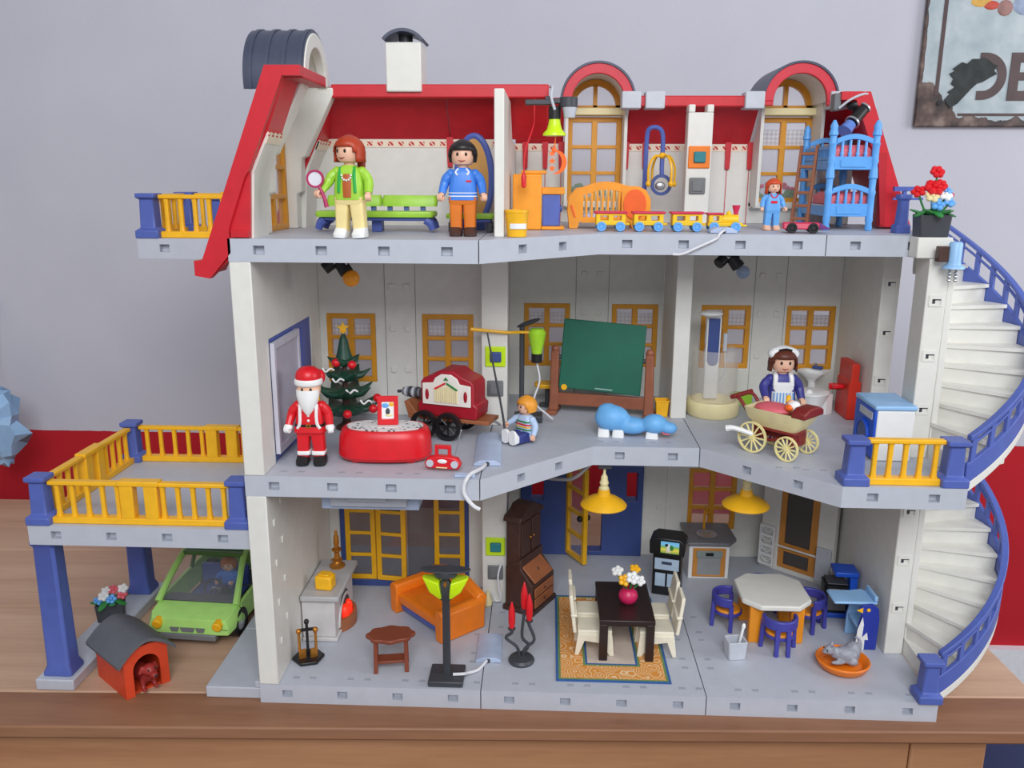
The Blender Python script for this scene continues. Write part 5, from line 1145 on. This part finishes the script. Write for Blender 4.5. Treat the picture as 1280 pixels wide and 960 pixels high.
# standing lamp with yellow arm
sl_ = thing('standing_lamp', 'tall black standing lamp with lime shade and yellow side arm', 'lamp', (2.11, 1.66, G1))
MB().box(-.07, .2, -.08, .1, 0, .07).build('base', DGR, sl_, bevel=.01); MB().cyl((0, 0, .07), (0, 0, .93), .024, n=10).build('pole', DGR, sl_)
MB().ell((0, 0, 0), (.12, .05, .022), 14, 6, T(.06, 0, .95) @ rot(0, -.35, 0)).build('leaf_cap', DGR, sl_); MB().lathe([(.045, .66), (.05, .68), (.07, .78), (.085, .86), (.06, .90), (0, .91)], 18, T(.14, -.02, 0)).build('shade', mat('lime_translucent', (170, 224, 50), .35), sl_)
MB().cyl((.14, -.02, .58), (.14, -.02, .665), .05, n=14).build('socket', BLK, sl_); MB().tube([(.2, -.03, .86), (0, -.05, .87), (-.12, -.19, .89), (-.28, -.23, .91), (-.46, -.26, .93)], [.012, .014, .014, .014, .02], 8).build('side_arm', YEL, sl_)
MB().tube([(.14, -.02, .58), (.17, -.02, .4), (.12, -.02, .2), (.25, -.06, .08), (.3, -.1, .05)], .009).build('flex', WC, sl_)
# small yellow stool
ys = thing('yellow_stool', 'small yellow stool half hidden behind the chalkboard leg', 'stool', (2.36, 2.25, G1))
MB().loft([sup(.13, .1, .2), sup(.14, .11, .225), sup(.13, .1, .24)]).build('seat', YEL, ys); MB().cyl((0, 0, .02), (0, 0, .2), .03).lathe([(.09, 0), (.09, .02), (.03, .03)], 14).build('pedestal', DGR, ys)
# chalkboard
cb_ = thing('chalkboard', 'large green chalkboard on a brown wooden stand', 'chalkboard', (2.88, 1.92, G1), -.20)
CBG = mat('chalkboard_green', (22, 100, 78), .6, var=.08, scale=4)
WST = mat('stand_brown', (150, 88, 62), .48, var=.1)
MB().cb((0, 0, .58), (.80, .03, .68), (-.10, .05, 0)).build('board', CBG, cb_, bevel=.01); MB().cb((.03, -.045, .27), (.17, .004, .012), (-.1, .05, 0)).build('chalk_writing', mat('chalk_dust', (150, 180, 170), .9), cb_)
for s in (-1, 1):
    MB().loft([rr(s*.47, 0, .05, .06, 0, .01, 1), rr(s*.465, 0, .045, .035, .12, .01, 1), rr(s*.46, 0, .04, .03, .62, .01, 1)]).ell((s*.46, 0, .64), (.042, .032, .04), 12, 8).box(s*.47-.05, s*.47+.05, -.14, .14, 0, .04).build('stand_leg', WST, cb_, bevel=.005)
    MB().cyl((s*.40, 0, .56), (s*.47, 0, .56), .022).build('pivot', DGR, cb_)
MB().box(-.44, .44, -.02, .02, .08, .2).build('cross_bar', WST, cb_, bevel=.006); MB().cyl((-.36, -.05, .27), (-.36, -.02, .27), .03).build('chalk_holder', YEL, cb_)
yb = thing('yellow_bin', 'square yellow waste bin beside the chalkboard', 'bin', (3.475, 1.93, G1), .0, None, .64)
MB().loft([rr(0, 0, .085, .085, 0, .01, 1), rr(0, 0, .10, .10, .23, .01, 1), rr(0, 0, .11, .11, .235, .01, 1), rr(0, 0, .11, .11, .255, .01, 1), rr(0, 0, .095, .095, .255, .01, 1), rr(0, 0, .08, .08, .03, .01, 1)]).build('bin_body', YEL, yb, bevel=.003)
# blue rounded toy
bt = thing('blue_toy', 'rounded sky blue toy creature on white feet near the chalkboard', 'toy', (3.14, 1.22, G1), -.12)
q = MB().ell((-.20, 0, .16), (.16, .12, .12)).ell((-.24, .02, .22), (.10, .09, .07)).ell((-.02, 0, .10), (.15, .10, .08)).ell((.18, -.02, .13), (.12, .10, .09)).ell((.31, -.03, .10), (.075, .06, .055))
remesh(q.build('toy_body', mat('toy_sky_blue', (112, 180, 236), .5), bt), .014, 4)
for x in (-.27, -.14): MB().loft([rr(x, -.04, .055, .05, 0, .02, 2), rr(x, -.03, .05, .045, .07, .02, 2)]).build('foot', WHITE, bt)
MB().loft([rr(.16, -.02, .06, .06, 0, .02, 2), rr(.16, -.02, .05, .05, .06, .02, 2)]).build('foot', WHITE, bt); MB().arch(.29, .10, .045, .058, PI*1.05, PI*1.95, -.06, .01, 12).build('collar_band', PINK, bt)
# shower
sh = thing('toy_shower', 'round ivory toy shower with clear curved screen and white column', 'shower', (3.99, 2.03, G1))
MB().lathe([(.24, 0), (.255, .02), (.26, .13), (.25, .155), (.22, .155), (.2, .06), (0, .05)], 36).build('shower_tray', IVO, sh)
MB().arch(0, 0, .215, .225, PI*.75, PI*2.25, -.66, -.14, 36, rot(-PI/2, 0, 0) ).build('curved_screen', glass('shower_screen', (226, 220, 210), .2), sh)
MB().loft([rr(.0, .17, .07, .03, .12, .02, 2), rr(0, .17, .075, .03, .92, .02, 2), rr(0, .15, .06, .04, 1.0, .02, 2)]).build('column', WHITE, sh)
MB().prism([(-.055, .50), (-.035, .465), (0, .455), (.035, .465), (.055, .50), (.055, .93), (-.055, .93)], 'y', .13, .139).build('blue_panel', DBLU, sh)
MB().ell((-.05, .09, .985), (.12, .1, .03)).build('shower_head', WHITE, sh); MB().cyl((.12, .16, .6), (.12, .16, .78), .022).tube([(.12, .16, .6), (.13, .13, .4), (.08, .15, .3)], .007).build('hand_spray', LGR, sh)
gb = MB().loft([rr(0, 0, .11, .06, 0, .02, 2), rr(0, 0, .11, .06, .1, .02, 2), rr(0, 0, .09, .045, .115, .02, 2)]).build('green_tub', LIME, loc=(4.36, 2.45, G1)); tag(gb, 'lime green tub on the floor behind the shower', 'tub')
# pram
pr_ = thing('toy_pram', 'cream and dark red toy pram with cream spoked wheels and pink blanket', 'pram', (4.33, .80, G1), .78)
DRD = mat('maroon_plastic', (128, 34, 30), .42); CRW = mat('cream_wheel_plastic', (240, 226, 160), .42)
MB().loft([rr(0, .02, .09, .19, .22, .03, 2), rr(0, .02, .13, .25, .30, .03, 2), rr(0, .01, .15, .28, .38, .03, 2), rr(0, .01, .135, .262, .38, .03, 2), rr(0, .01, .11, .22, .31, .03, 2)]).build('pram_body', IVO, pr_)
MB().loft([rr(0, .02, .10, .21, .20, .03, 2), rr(0, .02, .10, .21, .225, .03, 2)]).build('sill', DRD, pr_, bevel=.006)
MB().box(-.02, .02, -.18, .22, .13, .2).box(-.12, .12, .16, .19, .10, .2).box(-.12, .12, -.17, -.14, .09, .2).build('chassis', DRD, pr_, bevel=.008)
for s in (-1, 1):
    MB().tube([(s*.08, .2, .2), (s*.085, .06, .12), (s*.08, -.16, .2)], .014).build('spring', DRD, pr_)
    MB().tube([(s*.10, .27, .33), (s*.11, .34, .42), (s*.10, .40, .44)], .016).build('handle_arm', DRD, pr_)
    wheel(pr_, (s*.165, .17, .135), .135, .022, CRW, CRW, 'x', spokes=12, rim=.014); wheel(pr_, (s*.165, -.155, .105), .105, .022, CRW, CRW, 'x', spokes=12, rim=.012)
MB().cyl((-.15, .40, .44), (.15, .40, .44), .021).build('handle', DRD, pr_)
MB().loft([[(x, y, z) for x, z in ((-.155, .37), (.155, .37), (.15, .42), (.08, .45), (-.08, .45), (-.15, .42))] for y in (-.29, -.16)]).build('hood', DRD, pr_, bevel=.012)
MB().ell((0, .08, .375), (.125, .17, .05)).build('blanket', PINK, pr_)
ba = thing('toy_baby', 'toy baby with orange hair and white bonnet lying in the pram', 'toy figure', (4.33, .80, G1), .78)
MB().ell((.0, -.10, .425), (.06, .055, .05)).build('bonnet', WHITE, ba); MB().ell((.0, -.075, .445), (.04, .036, .035)).build('face', SKIN, ba); MB().ell((-.045, -.085, .42), (.03, .04, .03)).build('hair', NEONO, ba); MB().ell((.07, -.04, .43), (.05, .04, .025)).build('sleeve', LIME, ba); MB().tube([(.02, -.03, .44), (.06, -.01, .48), (.09, 0, .47)], .018).build('ribbon', YEL, ba)
MB().tube([(-.16, .17, .16), (-.24, .30, .20), (-.27, .36, .19)], [.022, .022, .03], 8).build('pull_bar', WHITE, pr_)
# washing machine
wa = thing('washing_machine', 'white toy washing machine with blue front and pale blue top', 'washing machine', (5.20, .85, G1), 0)
MB().box(-.15, .15, -.23, .23, 0, .43).build('cabinet', WHITE, wa, bevel=.01); MB().box(-.175, .165, -.24, .24, .431, .47).build('worktop', PBL, wa, bevel=.012)
MB().box(-.172, -.1505, -.225, .225, .02, .43).build('front_panel', CB, wa, bevel=.008); MB().cyl((-.185, 0, .17), (-.172, 0, .17), .11, n=24).build('porthole', mat('porthole_dark', (40, 60, 120), .2), wa, bevel=.004); MB().arch(0, .17, .11, .135, 0, 2*PI, -.19, -.172, 24, rot(0, 0, -PI/2)).build('door_ring', CB, wa)
MB().box(-.178, -.172, -.18, .1, .34, .40).build('control_strip', LGR, wa)
rp = thing('red_screen', 'stepped red partition panel against the upper bathroom wall', 'partition', (5.305, 1.92, G1))
MB().prism([(-.06, 0), (.055, 0), (.055, .37), (.03, .38), (.03, .55), (-.045, .55), (-.045, .38), (-.06, .36)], 'y', -.05, .3).build('panel', mat('tomato_red', (206, 44, 24), .42), rp, bevel=.008); MB().box(-.16, -.061, .08, .12, .28, .32).box(-.16, -.061, .2, .24, .24, .3).build('bracket', BRED, rp, bevel=.006)
to = thing('toy_toilet', 'white toy toilet with open lid in front of the red panel', 'toilet', (4.96, 2.05, G1), -.9)
MB().loft([sup(.09, .10, 0), sup(.085, .095, .08), sup(.13, .15, .18), sup(.14, .16, .21)]).box(-.1, .1, .1, .2, .0, .2).build('toilet_bowl', WHITE, to); MB().loft([sup(.145, .165, .215), sup(.145, .165, .235), sup(.12, .14, .245)]).build('seat_lid', WHITE, to); MB().cyl((.0, -.1, .24), (.05, -.12, .25), .03).build('roll', WHITE, to)
sk = thing('toy_washbasin', 'white toy washbasin on the wall above the toilet', 'washbasin', (5.08, 2.47, G1), -.7, None, .78)
MB().loft([sup(.05, .05, 0), sup(.045, .045, .3), sup(.09, .08, .36), sup(.18, .14, .43), sup(.185, .145, .45), sup(.15, .11, .445), sup(.1, .08, .40)]).build('basin', WHITE, sk); MB().tube([(0, .1, .45), (0, .1, .52), (0, .04, .54)], .012).build('tap', SILV, sk); MB().box(-.05, .08, .08, .14, .46, .50).build('tap_handle', DBLU, sk, bevel=.006)
# ceiling spots, middle floor
def spot(label, loc, rz, gl, glr=.07):
    l = thing('spot_lamp', label, 'lamp', loc, rz)
    MB().box(-.17, .17, -.04, .04, .09, .125).box(-.05, .02, -.05, .05, .06, .09).build('bar', DGR, l, bevel=.008)
    MB().cyl((-.09, 0, .05), (-.16, -.02, .0), .05, n=14).cyl((-.03, -.02, .06), (.03, -.05, -.03), .055, .06, 16).build('socket', BLK, l, bevel=.006)
    MB().ell((.065, -.07, -.07), (glr, glr, glr), 18, 12).build('globe', gl, l); MB().tube([(-.05, -.03, .1), (0, -.08, .10), (.03, -.07, .05), (0, -.04, .0)], .010).build('flex', LGR, l)
    return l
c1z = 3.654-.127
spot('black clip lamp with an orange globe under the attic floor', (.66, .80, c1z), .1, mat('orange_globe', (252, 160, 30), .3)); spot('black clip lamp with a clear blue globe under the attic floor', (4.0, 1.55, c1z), .3, glass('blue_globe', (120, 150, 190), .5), .06)
# ================================================================ ATTIC
bn = thing('green_bench', 'long lime green upholstered bench on blue legs in the attic', 'bench', (.92, .98, G2))
MB().loft([rr(0, -.02, .48, .14, .12, .03), rr(0, -.02, .49, .145, .14, .03), rr(0, -.02, .48, .14, .165, .03)]).build('seat_cushion', LIME, bn)
MB().box(-.46, .46, -.13, .10, .09, .12).build('seat_frame', BLU, bn, bevel=.01)
for x in (-.22, .25): MB().loft([rr(x, .14, .23, .04, .2, .03), rr(x, .15, .235, .045, .25, .03), rr(x, .16, .225, .035, .29, .03)]).build('back_cushion', LIME, bn)
for s in (-1, 1):
    for y in (-.11, .11): MB().tube([(s*.42, y, .10), (s*.455, y, .07), (s*.475, y, .018)], [.04, .035, .028], 8).build('leg', BLU, bn)
for k in range(6): MB().box(-.36+.14*k, -.32+.14*k, .12, .16, .12, .21).build('back_strut', BLU, bn)
MB().box(-.04, .04, -.06, .06, 0, .09).build('centre_leg', BLU, bn)
b2 = thing('green_stool', 'short lime green bench on blue frame behind the toy man', 'bench', (1.70, .98, G2))
MB().loft([rr(0, 0, .19, .12, .11, .03), rr(0, 0, .2, .125, .13, .03), rr(0, 0, .19, .12, .15, .03)]).build('seat_cushion', LIME, b2); MB().box(-.17, .17, -.1, .1, .08, .11).build('frame', BLU, b2, bevel=.01)
for x in (-.16, .16): MB().box(x-.02, x+.02, -.09, .09, 0, .08).build('leg', DGR, b2, bevel=.006)
om = thing('arched_frame', 'tall blue arched frame with an orange panel behind the toy man', 'mirror', (1.70, 1.30, G2), -.1)
MB().loft([[(x, y, z) for x, z in [(.13*math.cos(a), .42+.34*math.sin(a)) for a in [2*PI*k/32 for k in range(32)]]] for y in (-.02, .02)]).build('panel', mat('ochre_panel', (206, 150, 80), .5), om)
q = MB(); o_ = [(.15*math.cos(a), .42+.36*math.sin(a)) for a in [2*PI*k/36 for k in range(36)]]; q.tube([(x, 0, z) for x, z in o_], .03, 8, 1, True); q.box(-.1, .1, -.07, .07, 0, .07); q.build('frame', BLU, om)
bu = thing('yellow_bucket', 'yellow bucket with a white label in front of the attic partition', 'bucket', (2.10, .42, G2), .2)
MB().lathe([(.075, 0), (.09, .18), (.094, .18), (.094, .20), (.08, .20), (.066, .02), (0, .02)], 24).build('bucket_body', YEL, bu); MB().arch(0, 0, .0845, .089, -PI*.75, -PI*.25, .06, .10, 12, rot(PI/2, 0, 0) @ Matrix.Scale(-1, 4, (0, 0, 1))).build('white_label', WHITE, bu)
kc = thing('play_kitchen', 'orange play kitchen cupboard with a blue door in the attic', 'cupboard', (2.22, 1.42, G2))
MB().box(-.19, .06, -.12, .12, 0, .47).build('tall_unit', mat('tangerine_plastic', (246, 158, 36), .4), kc, bevel=.012); MB().box(.06, .26, -.1, .1, .30, .36).box(.06, .26, -.1, .1, 0, .03).box(-.12, .1, -.11, .11, .47, .50).build('shelf', mat('tangerine_plastic', (246, 158, 36), .4), kc, bevel=.008)
d_ = MB().box(.065, .22, -.09, .09, .03, .30).build('door', BLU, kc, bevel=.01); MB().ell((.225, -.05, .18), (.018, .02, .03)).build('knob', DBLU, d_)
# red pendulum
rw_ = thing('red_plumb', 'red plumb weight on a thin cord in front of the orange cupboard', 'weight', (2.13, 1.14, 4.18))
MB().lathe([(.0, 0), (.02, .01), (.022, .09), (.012, .12), (.006, .14)], 12).build('weight', BRED, rw_); MB().tube([(0, 0, .13), (.01, .02, .3), (.06, .08, .46), (.08, .15, .55), (.08, .21, .732)], .006, 6).build('cord', BRED, rw_)
# lime bell spot at the ridge
ls = thing('bell_lamp', 'lime bell-shaped lamp on a black clip at the end of the red ridge', 'lamp', (2.38, 1.06, 4.60))
MB().lathe([(.095, 0), (.092, .02), (.062, .05), (.05, .09), (.045, .13), (.02, .14)], 24).lathe([(.088, .006), (.055, .045), (.04, .09), (0, .1)], 24).build('shade', NEON, ls); MB().cyl((0, 0, .13), (0, 0, .23), .05, n=16).build('socket', BLK, ls)
MB().box(-.24, .0, -.04, .04, .24, .28).cyl((.11, 0, .22), (.11, 0, .30), .075, n=20).box(-.02, .14, -.03, .03, .25, .29).cb((-.05, .18, .29), (.06, .36, .04)).build('clip', DGR, ls, bevel=.006)
MB().tube([(0, -.05, .2), (-.03, -.06, .3), (-.02, .02, .38), (-.04, .2, .40)], .012).build('flex', LGR, ls); MB().cyl((.12, -.02, .14), (.12, -.02, .22), .045, .06, 14).build('second_socket', LGR, ls)
mo = thing('moon_mobile', 'orange crescent moon and star hanging under the lime lamp', 'mobile', (2.40, 1.06, 4.30))
NO = NEONO; P = []
for k in range(17): a = -PI*.62+PI*1.24*k/16; P.append((.085*math.cos(a), .09+.095*math.sin(a)))
Pi = []
for k in range(17): a = -PI*.5+PI*k/16; Pi.append((-.02+.065*math.cos(a), .09+.085*math.sin(a)))
MB().loft([[(x, y, z) for x, z in P+Pi[::-1]] for y in (-.012, .012)]).build('moon', NO, mo); q = MB()
for zz in (.04, .10, .16):
    q.prism([(-.035+(.03 if k % 2 == 0 else .013)*math.cos(PI/2+2*PI*k/10), zz+(.03 if k % 2 == 0 else .013)*math.sin(PI/2+2*PI*k/10)) for k in range(10)], 'y', -.008, .008)
q.build('stars', NO, mo, kind='stuff'); MB().cyl((-.02, 0, .18), (-.01, 0, .29), .006, n=6).ell((-.02, 0, .19), (.02, .012, .02)).build('hanger', NO, mo)
# elephant crib
cr_ = thing('elephant_crib', 'yellow-orange cot with elephant-shaped barred side and orange ear', 'cot', (2.87, 1.72, G2))
TG = mat('tangerine_plastic', (246, 158, 36), .4)
for y in (-.13, .13):
    top = [(-.22+.42*k/12, .36+.05*math.sin(PI*k/12)) for k in range(13)]
    q = MB(); q.prism([(-.34, .0), (-.27, .0), (-.25, .06), (-.22, .06), (-.22, .36), (-.28, .35), (-.35, .27), (-.36, .16)], 'y', y-.02, y+.02)
    q.prism([(.12, .06), (.20, .06), (.22, .0), (.30, .0), (.30, .06), (.36, .03), (.38, .12), (.375, .26), (.33, .34), (.26, .37), (.2, .37), (.12, .385)], 'y', y-.02, y+.02)
    q.prism(top+[(x, z-.07) for x, z in top[::-1]], 'y', y-.017, y+.017); q.box(-.24, .15, y-.016, y+.016, .05, .10)
    s_ = q.build('elephant_side', TG, cr_)
    for k in range(7): MB().box(-.19+.048*k-.008, -.19+.048*k+.008, y-.012, y+.012, .09, .34).build('bar', IVO if y > 0 else TG, s_)
    if y < 0: MB().loft([[(x, yy, z) for x, z in [(.235+.1*math.cos(a), .215+.13*math.sin(a)) for a in [2*PI*k/24 for k in range(24)]]] for yy in (y-.04, y-.021)]).build('ear', mat('ear_orange', (244, 100, 28), .42), s_); MB().prism([(-.335, .2), (-.30, .1), (-.285, .1), (-.32, .21)], 'y', y-.03, y-.021).build('tail', mat('ear_orange', (244, 100, 28), .42), s_)
MB().box(-.22, .15, -.108, .108, .08, .13).build('mattress', mat('pale_blue_shirt', (186, 208, 238), .45), cr_, bevel=.015); 
for x in (-.3, .28): MB().box(x-.03, x+.03, -.11, .11, .08, .26).build('end_board', TG, cr_, bevel=.01)
# toy train
TYE = mat('train_yellow', (246, 200, 30), .38); TRD = mat('train_magenta', (214, 44, 84), .4)
def wagon(label, x):
    w = thing('train_wagon', label, 'toy train', (x, 1.24, G2), .02, 'wagons of the yellow toy train')
    MB().slab(-.125, .125, .05, .145, [(-.09, -.02, .09, .13), (.02, .09, .09, .13)], -.06, .06).build('wagon_body', TYE, w, bevel=.006); MB().box(-.14, .14, -.07, .07, .146, .165).build('roof', TRD, w, bevel=.006); MB().box(.12, .165, -.02, .02, .05, .07).build('coupling', TYE, w, bevel=.004)
    for xx in (-.08, .08):
        for y in (-.07, .07): wheel(w, (xx, y, .04), .04, .03, SKY, SKY)
    return w
wagon('last yellow toy train wagon, in front of the cot', 2.87); wagon('middle yellow toy train wagon, beside the cot ear', 3.19); wagon('yellow toy train wagon coupled directly behind the locomotive', 3.515)
lo = thing('toy_locomotive', 'yellow toy locomotive with magenta funnel pulling the wagons', 'toy train', (3.83, 1.24, G2), .02)
MB().box(-.14, .15, -.055, .055, .045, .075).slab(-.135, -.02, .075, .14, [(-.10, -.05, .09, .13)], -.055, .055).box(.15, .19, -.045, .045, .045, .06).build('chassis', TYE, lo, bevel=.005); MB().cyl((-.02, 0, .10), (.12, 0, .10), .045, n=18).build('boiler', TYE, lo, bevel=.006); MB().box(-.15, -.01, -.065, .065, .141, .157).build('cab_roof', TRD, lo, bevel=.005); MB().lathe([(.018, .13), (.02, .16), (.036, .22), (.0, .222)], 14, T(.10, 0, 0)).build('funnel', TRD, lo); MB().ell((.04, 0, .15), (.02, .02, .025)).build('dome', TYE, lo)
for xx in (-.09, .09):
    for y in (-.06, .06): wheel(lo, (xx, y, .04), .042, .03, SKY, SKY)
# hanging seat with yellow mobile
sg_ = thing('baby_swing', 'blue hooked stand holding a ring seat and yellow mobile arms', 'baby swing', (3.34, 2.25, G2))
MB().tube([(-.08, 0, .04), (-.08, 0, .5), (-.075, 0, .82), (-.05, -.02, .90), (.03, -.03, .90), (.07, -.04, .82), (.07, -.05, .55), (.075, -.06, .45)], .022, 8).build('stand', BLU, sg_); MB().lathe([(.14, 0), (.14, .02), (.04, .05)], 18, T(-.06, 0, 0)).build('base', BLU, sg_); MB().arch(.07, .38, .07, .10, 0, 2*PI, -.08, -.04, 24).build('ring_seat', DBLU, sg_)
MB().ell((.06, -.06, .37), (.05, .02, .04)).build('cushion', SILV, sg_)
for k in range(4):
    a = PI/2*k+.5; MB().tube([(.07, -.06, .64), (.07+.09*math.cos(a), -.06+.09*math.sin(a), .64), (.07+.15*math.cos(a), -.06+.15*math.sin(a), .54), (.07+.15*math.cos(a), -.06+.15*math.sin(a), .40)], .012, 6).ell((.07+.15*math.cos(a), -.06+.15*math.sin(a), .39), (.025, .025, .03), 10, 6).build('mobile_arm', YEL, sg_)
MB().ell((.07, -.06, .65), (.035, .035, .03)).build('mobile_hub', YEL, sg_)
# bunk bed
bd = thing('bunk_bed', 'sky blue toy bunk bed with turned posts and pink bedding', 'bunk bed', (4.975, 1.97, G2), 0)
BB = mat('bunk_blue', (96, 168, 236), .4)
def postprof(z0, h): return [(.028, z0), (.034, z0+.02), (.026, z0+.06), (.034, z0+.09), (.03, z0+.12), (.03, z0+h*.6), (.036, z0+h*.66), (.028, z0+h*.7), (.03, z0+h-.06), (.04, z0+h-.05), (.038, z0+h-.035)]
for x in (-.185, .185):
    for y in (-.41, .37):
        MB().lathe(postprof(0, .5)+postprof(.5, .36)[1:]+[(.03, .86), (.034, .885), (.012, .93), (0, .935)], 14, T(x, y, 0)).build('post', BB, bd)
for y in (-.41, .37):
    for z0, zt in ((.16, .36), (.56, .78)):
        n = 12; tp = [(-.155+.31*k/n, zt+.04*math.sin(PI*k/n)) for k in range(n+1)]
        e_ = MB().slab(-.16, .16, z0-.04, z0+.07, [], y-.016, y+.016).prism(tp+[(x, z-.045) for x, z in tp[::-1]], 'y', y-.016, y+.016).build('end_board', BB, bd, bevel=.003)
        for k in range(4): MB().lathe([(.012, z0+.06), (.017, z0+.1), (.012, (z0+zt)/2), (.012, zt-.01)], 8, T(-.1+.067*k, y, 0)).build('spindle', BB, e_)
        if y < 0: MB().box(-.11, .11, y-.024, y-.016, z0-.02, z0+.045).build('panel', BB, e_, bevel=.004)
for z in (.12, .52):
    for x in (-.185, .185): MB().box(x-.014, x+.014, -.40, .36, z, z+.09).build('side_rail', BB, bd, bevel=.006)
    MB().box(-.17, .17, -.39, .35, z+.02, z+.10).build('mattress', WHITE, bd, bevel=.02); MB().loft([rr(0, -.13, .168, .25, z+.10, .03), rr(0, -.13, .166, .25, z+.17, .03), rr(0, -.15, .14, .2, z+.21, .05)]).build('blanket', PINK, bd, bevel=.02); MB().ell((0, .25, z+.13), (.14, .08, .045)).build('pillow', WHITE, bd)
    
tp = MB().slab(-.40, .36, .60, .72, [(-.36+.06*k, -.32+.06*k, .63, .69) for k in range(12)], .171, .199, rot(0, 0, PI/2)).build('safety_rail', BB, bd)
la = thing('bunk_ladder', 'brown toy ladder leaning against the bunk bed', 'ladder', (4.60, 1.72, G2), .95)
LB = mat('ladder_brown', (150, 92, 64), .48)
Ml = rot(0, .16, 0)
for y in (-.07, .07): MB().box(-.018, .018, y-.012, y+.012, .01, .74, Ml).build('stile', LB, la, bevel=.004)
for k in range(6): MB().box(-.014, .014, -.06, .06, .08+.115*k, .105+.115*k, Ml).build('rung', LB, la)
tcar = thing('toy_racer', 'flat crimson toy cart with black wheels at the attic floor edge', 'toy cart', (4.46, 1.16, G2), -.15)
MB().loft([[(x, y, z) for y, z in ((-.07, .03), (.07, .03), (.06, .085), (-.06, .085))] for x in (-.15, .14)]).build('body', TRD, tcar, bevel=.01); MB().prism([(.14, .03), (.24, .03), (.14, .09)], 'y', -.05, .05).build('nose', mat('plum_plastic', (110, 50, 120), .42), tcar, bevel=.006)
for xx in (-.08, .09):
    for y in (-.075, .075): wheel(tcar, (xx, y, .042), .042, .035, BLK, BLK)
# clip spotlight on the right ridge
cs_ = thing('clip_spotlight', 'black clip spotlight with silver rings and red cover on the right ridge', 'lamp', (5.03, 1.93, 4.82))
MB().cyl((.10, -.06, .06), (-.02, -.14, -.07), .055, n=18).build('spot_body', BLK, cs_, bevel=.004)
for t in (0.02, .95):
    c_ = Vector((.10, -.06, .06)).lerp(Vector((-.02, -.14, -.07)), t); d_ = Vector((-.12, -.08, -.13)).normalized(); MB().cyl(c_-d_*.008, c_+d_*.008, .066, n=20).build('silver_ring', SILV, cs_)
MB().lathe([(.05, 0), (.06, .08), (.07, .1), (0, .1)], 16, T(-.03, -.146, -.08) @ Vector((-.12, -.08, -.13)).to_track_quat('Z', 'Y').to_matrix().to_4x4()).build('blue_lens', glass('blue_lens_glass', (110, 150, 230), .75), cs_)
MB().ell((.02, .0, .15), (.14, .08, .05)).build('red_cover', RED, cs_); MB().box(-.16, -.10, -.06, .06, .04, .19).build('grey_bracket', GRY, cs_, bevel=.01); MB().ell((.07, -.02, .09), (.11, .07, .06)).build('joint', BLK, cs_)
MB().tube([(-.12, -.07, .06), (-.02, -.1, .14), (.12, -.08, .18), (.2, -.05, .08), (.17, -.06, .02)], .011).build('flex', LGR, cs_); MB().box(-.02, .06, .0, .1, .08, .13).build('arm', DGR, cs_)
# stair-head column, flower pot, blue lamp
MB().box(5.26, 5.53, .73, .894, 3.656, 3.822).build('column_head', CREAM, H, bevel=.008)
planter('dark grey pot with red, white and blue flowers on the stair-side column', (5.38, .81, 3.824), 0,
        [(.0, 0, .50, .055, BRED, 6, (.9, 0, 0)), (-.02, -.02, .38, .075, BRED, 6, (.8, 0, 0)), (.03, -.03, .40, .05, BRED, 6, (.9, .3, 0)), (-.13, -.0, .35, .055, BRED, 5, (.7, -.6, 0)), (-.04, -.05, .31, .055, IVO, 5, (.8, 0, 0)), (.07, -.03, .32, .055, WHITE, 5, (.7, .1, 0)), (.0, -.07, .25, .055, SKY, 5, (.9, 0, 0)), (.1, -.04, .27, .05, SKY, 5, (.7, .3, 0)), (.09, .0, .36, .045, SKY, 5, (.5, .3, 0)), (.12, .02, .33, .04, MAG, 5, (.6, .3, 0))], 10, DGR, .125, .085, .17)
bl2 = thing('blue_stair_lamp', 'pale blue tubular lamp with clear bulbs hanging on the stair column', 'lamp', (5.51, .632, 3.56))
MB().lathe([(.085, .03), (.08, .045), (.055, .06), (.05, .08), (.05, .22), (.04, .235), (0, .235)], 20).build('lamp_body', PBL, bl2); MB().box(-.13, -.05, -.02, .05, .08, .20).build('holder', BRN, bl2, bevel=.006); MB().cb((0, .045, .14), (.05, .05, .08)).build('bracket', PBL, bl2)
for x in (-.025, .025): 
    q = MB()
    for k in range(4): q.ell((x, 0, .02-.028*k), (.016, .016, .014), 8, 6)
    q.cyl((x, 0, .04), (x, 0, -.07), .008, n=6); q.build('clear_bulb', SILV, bl2)
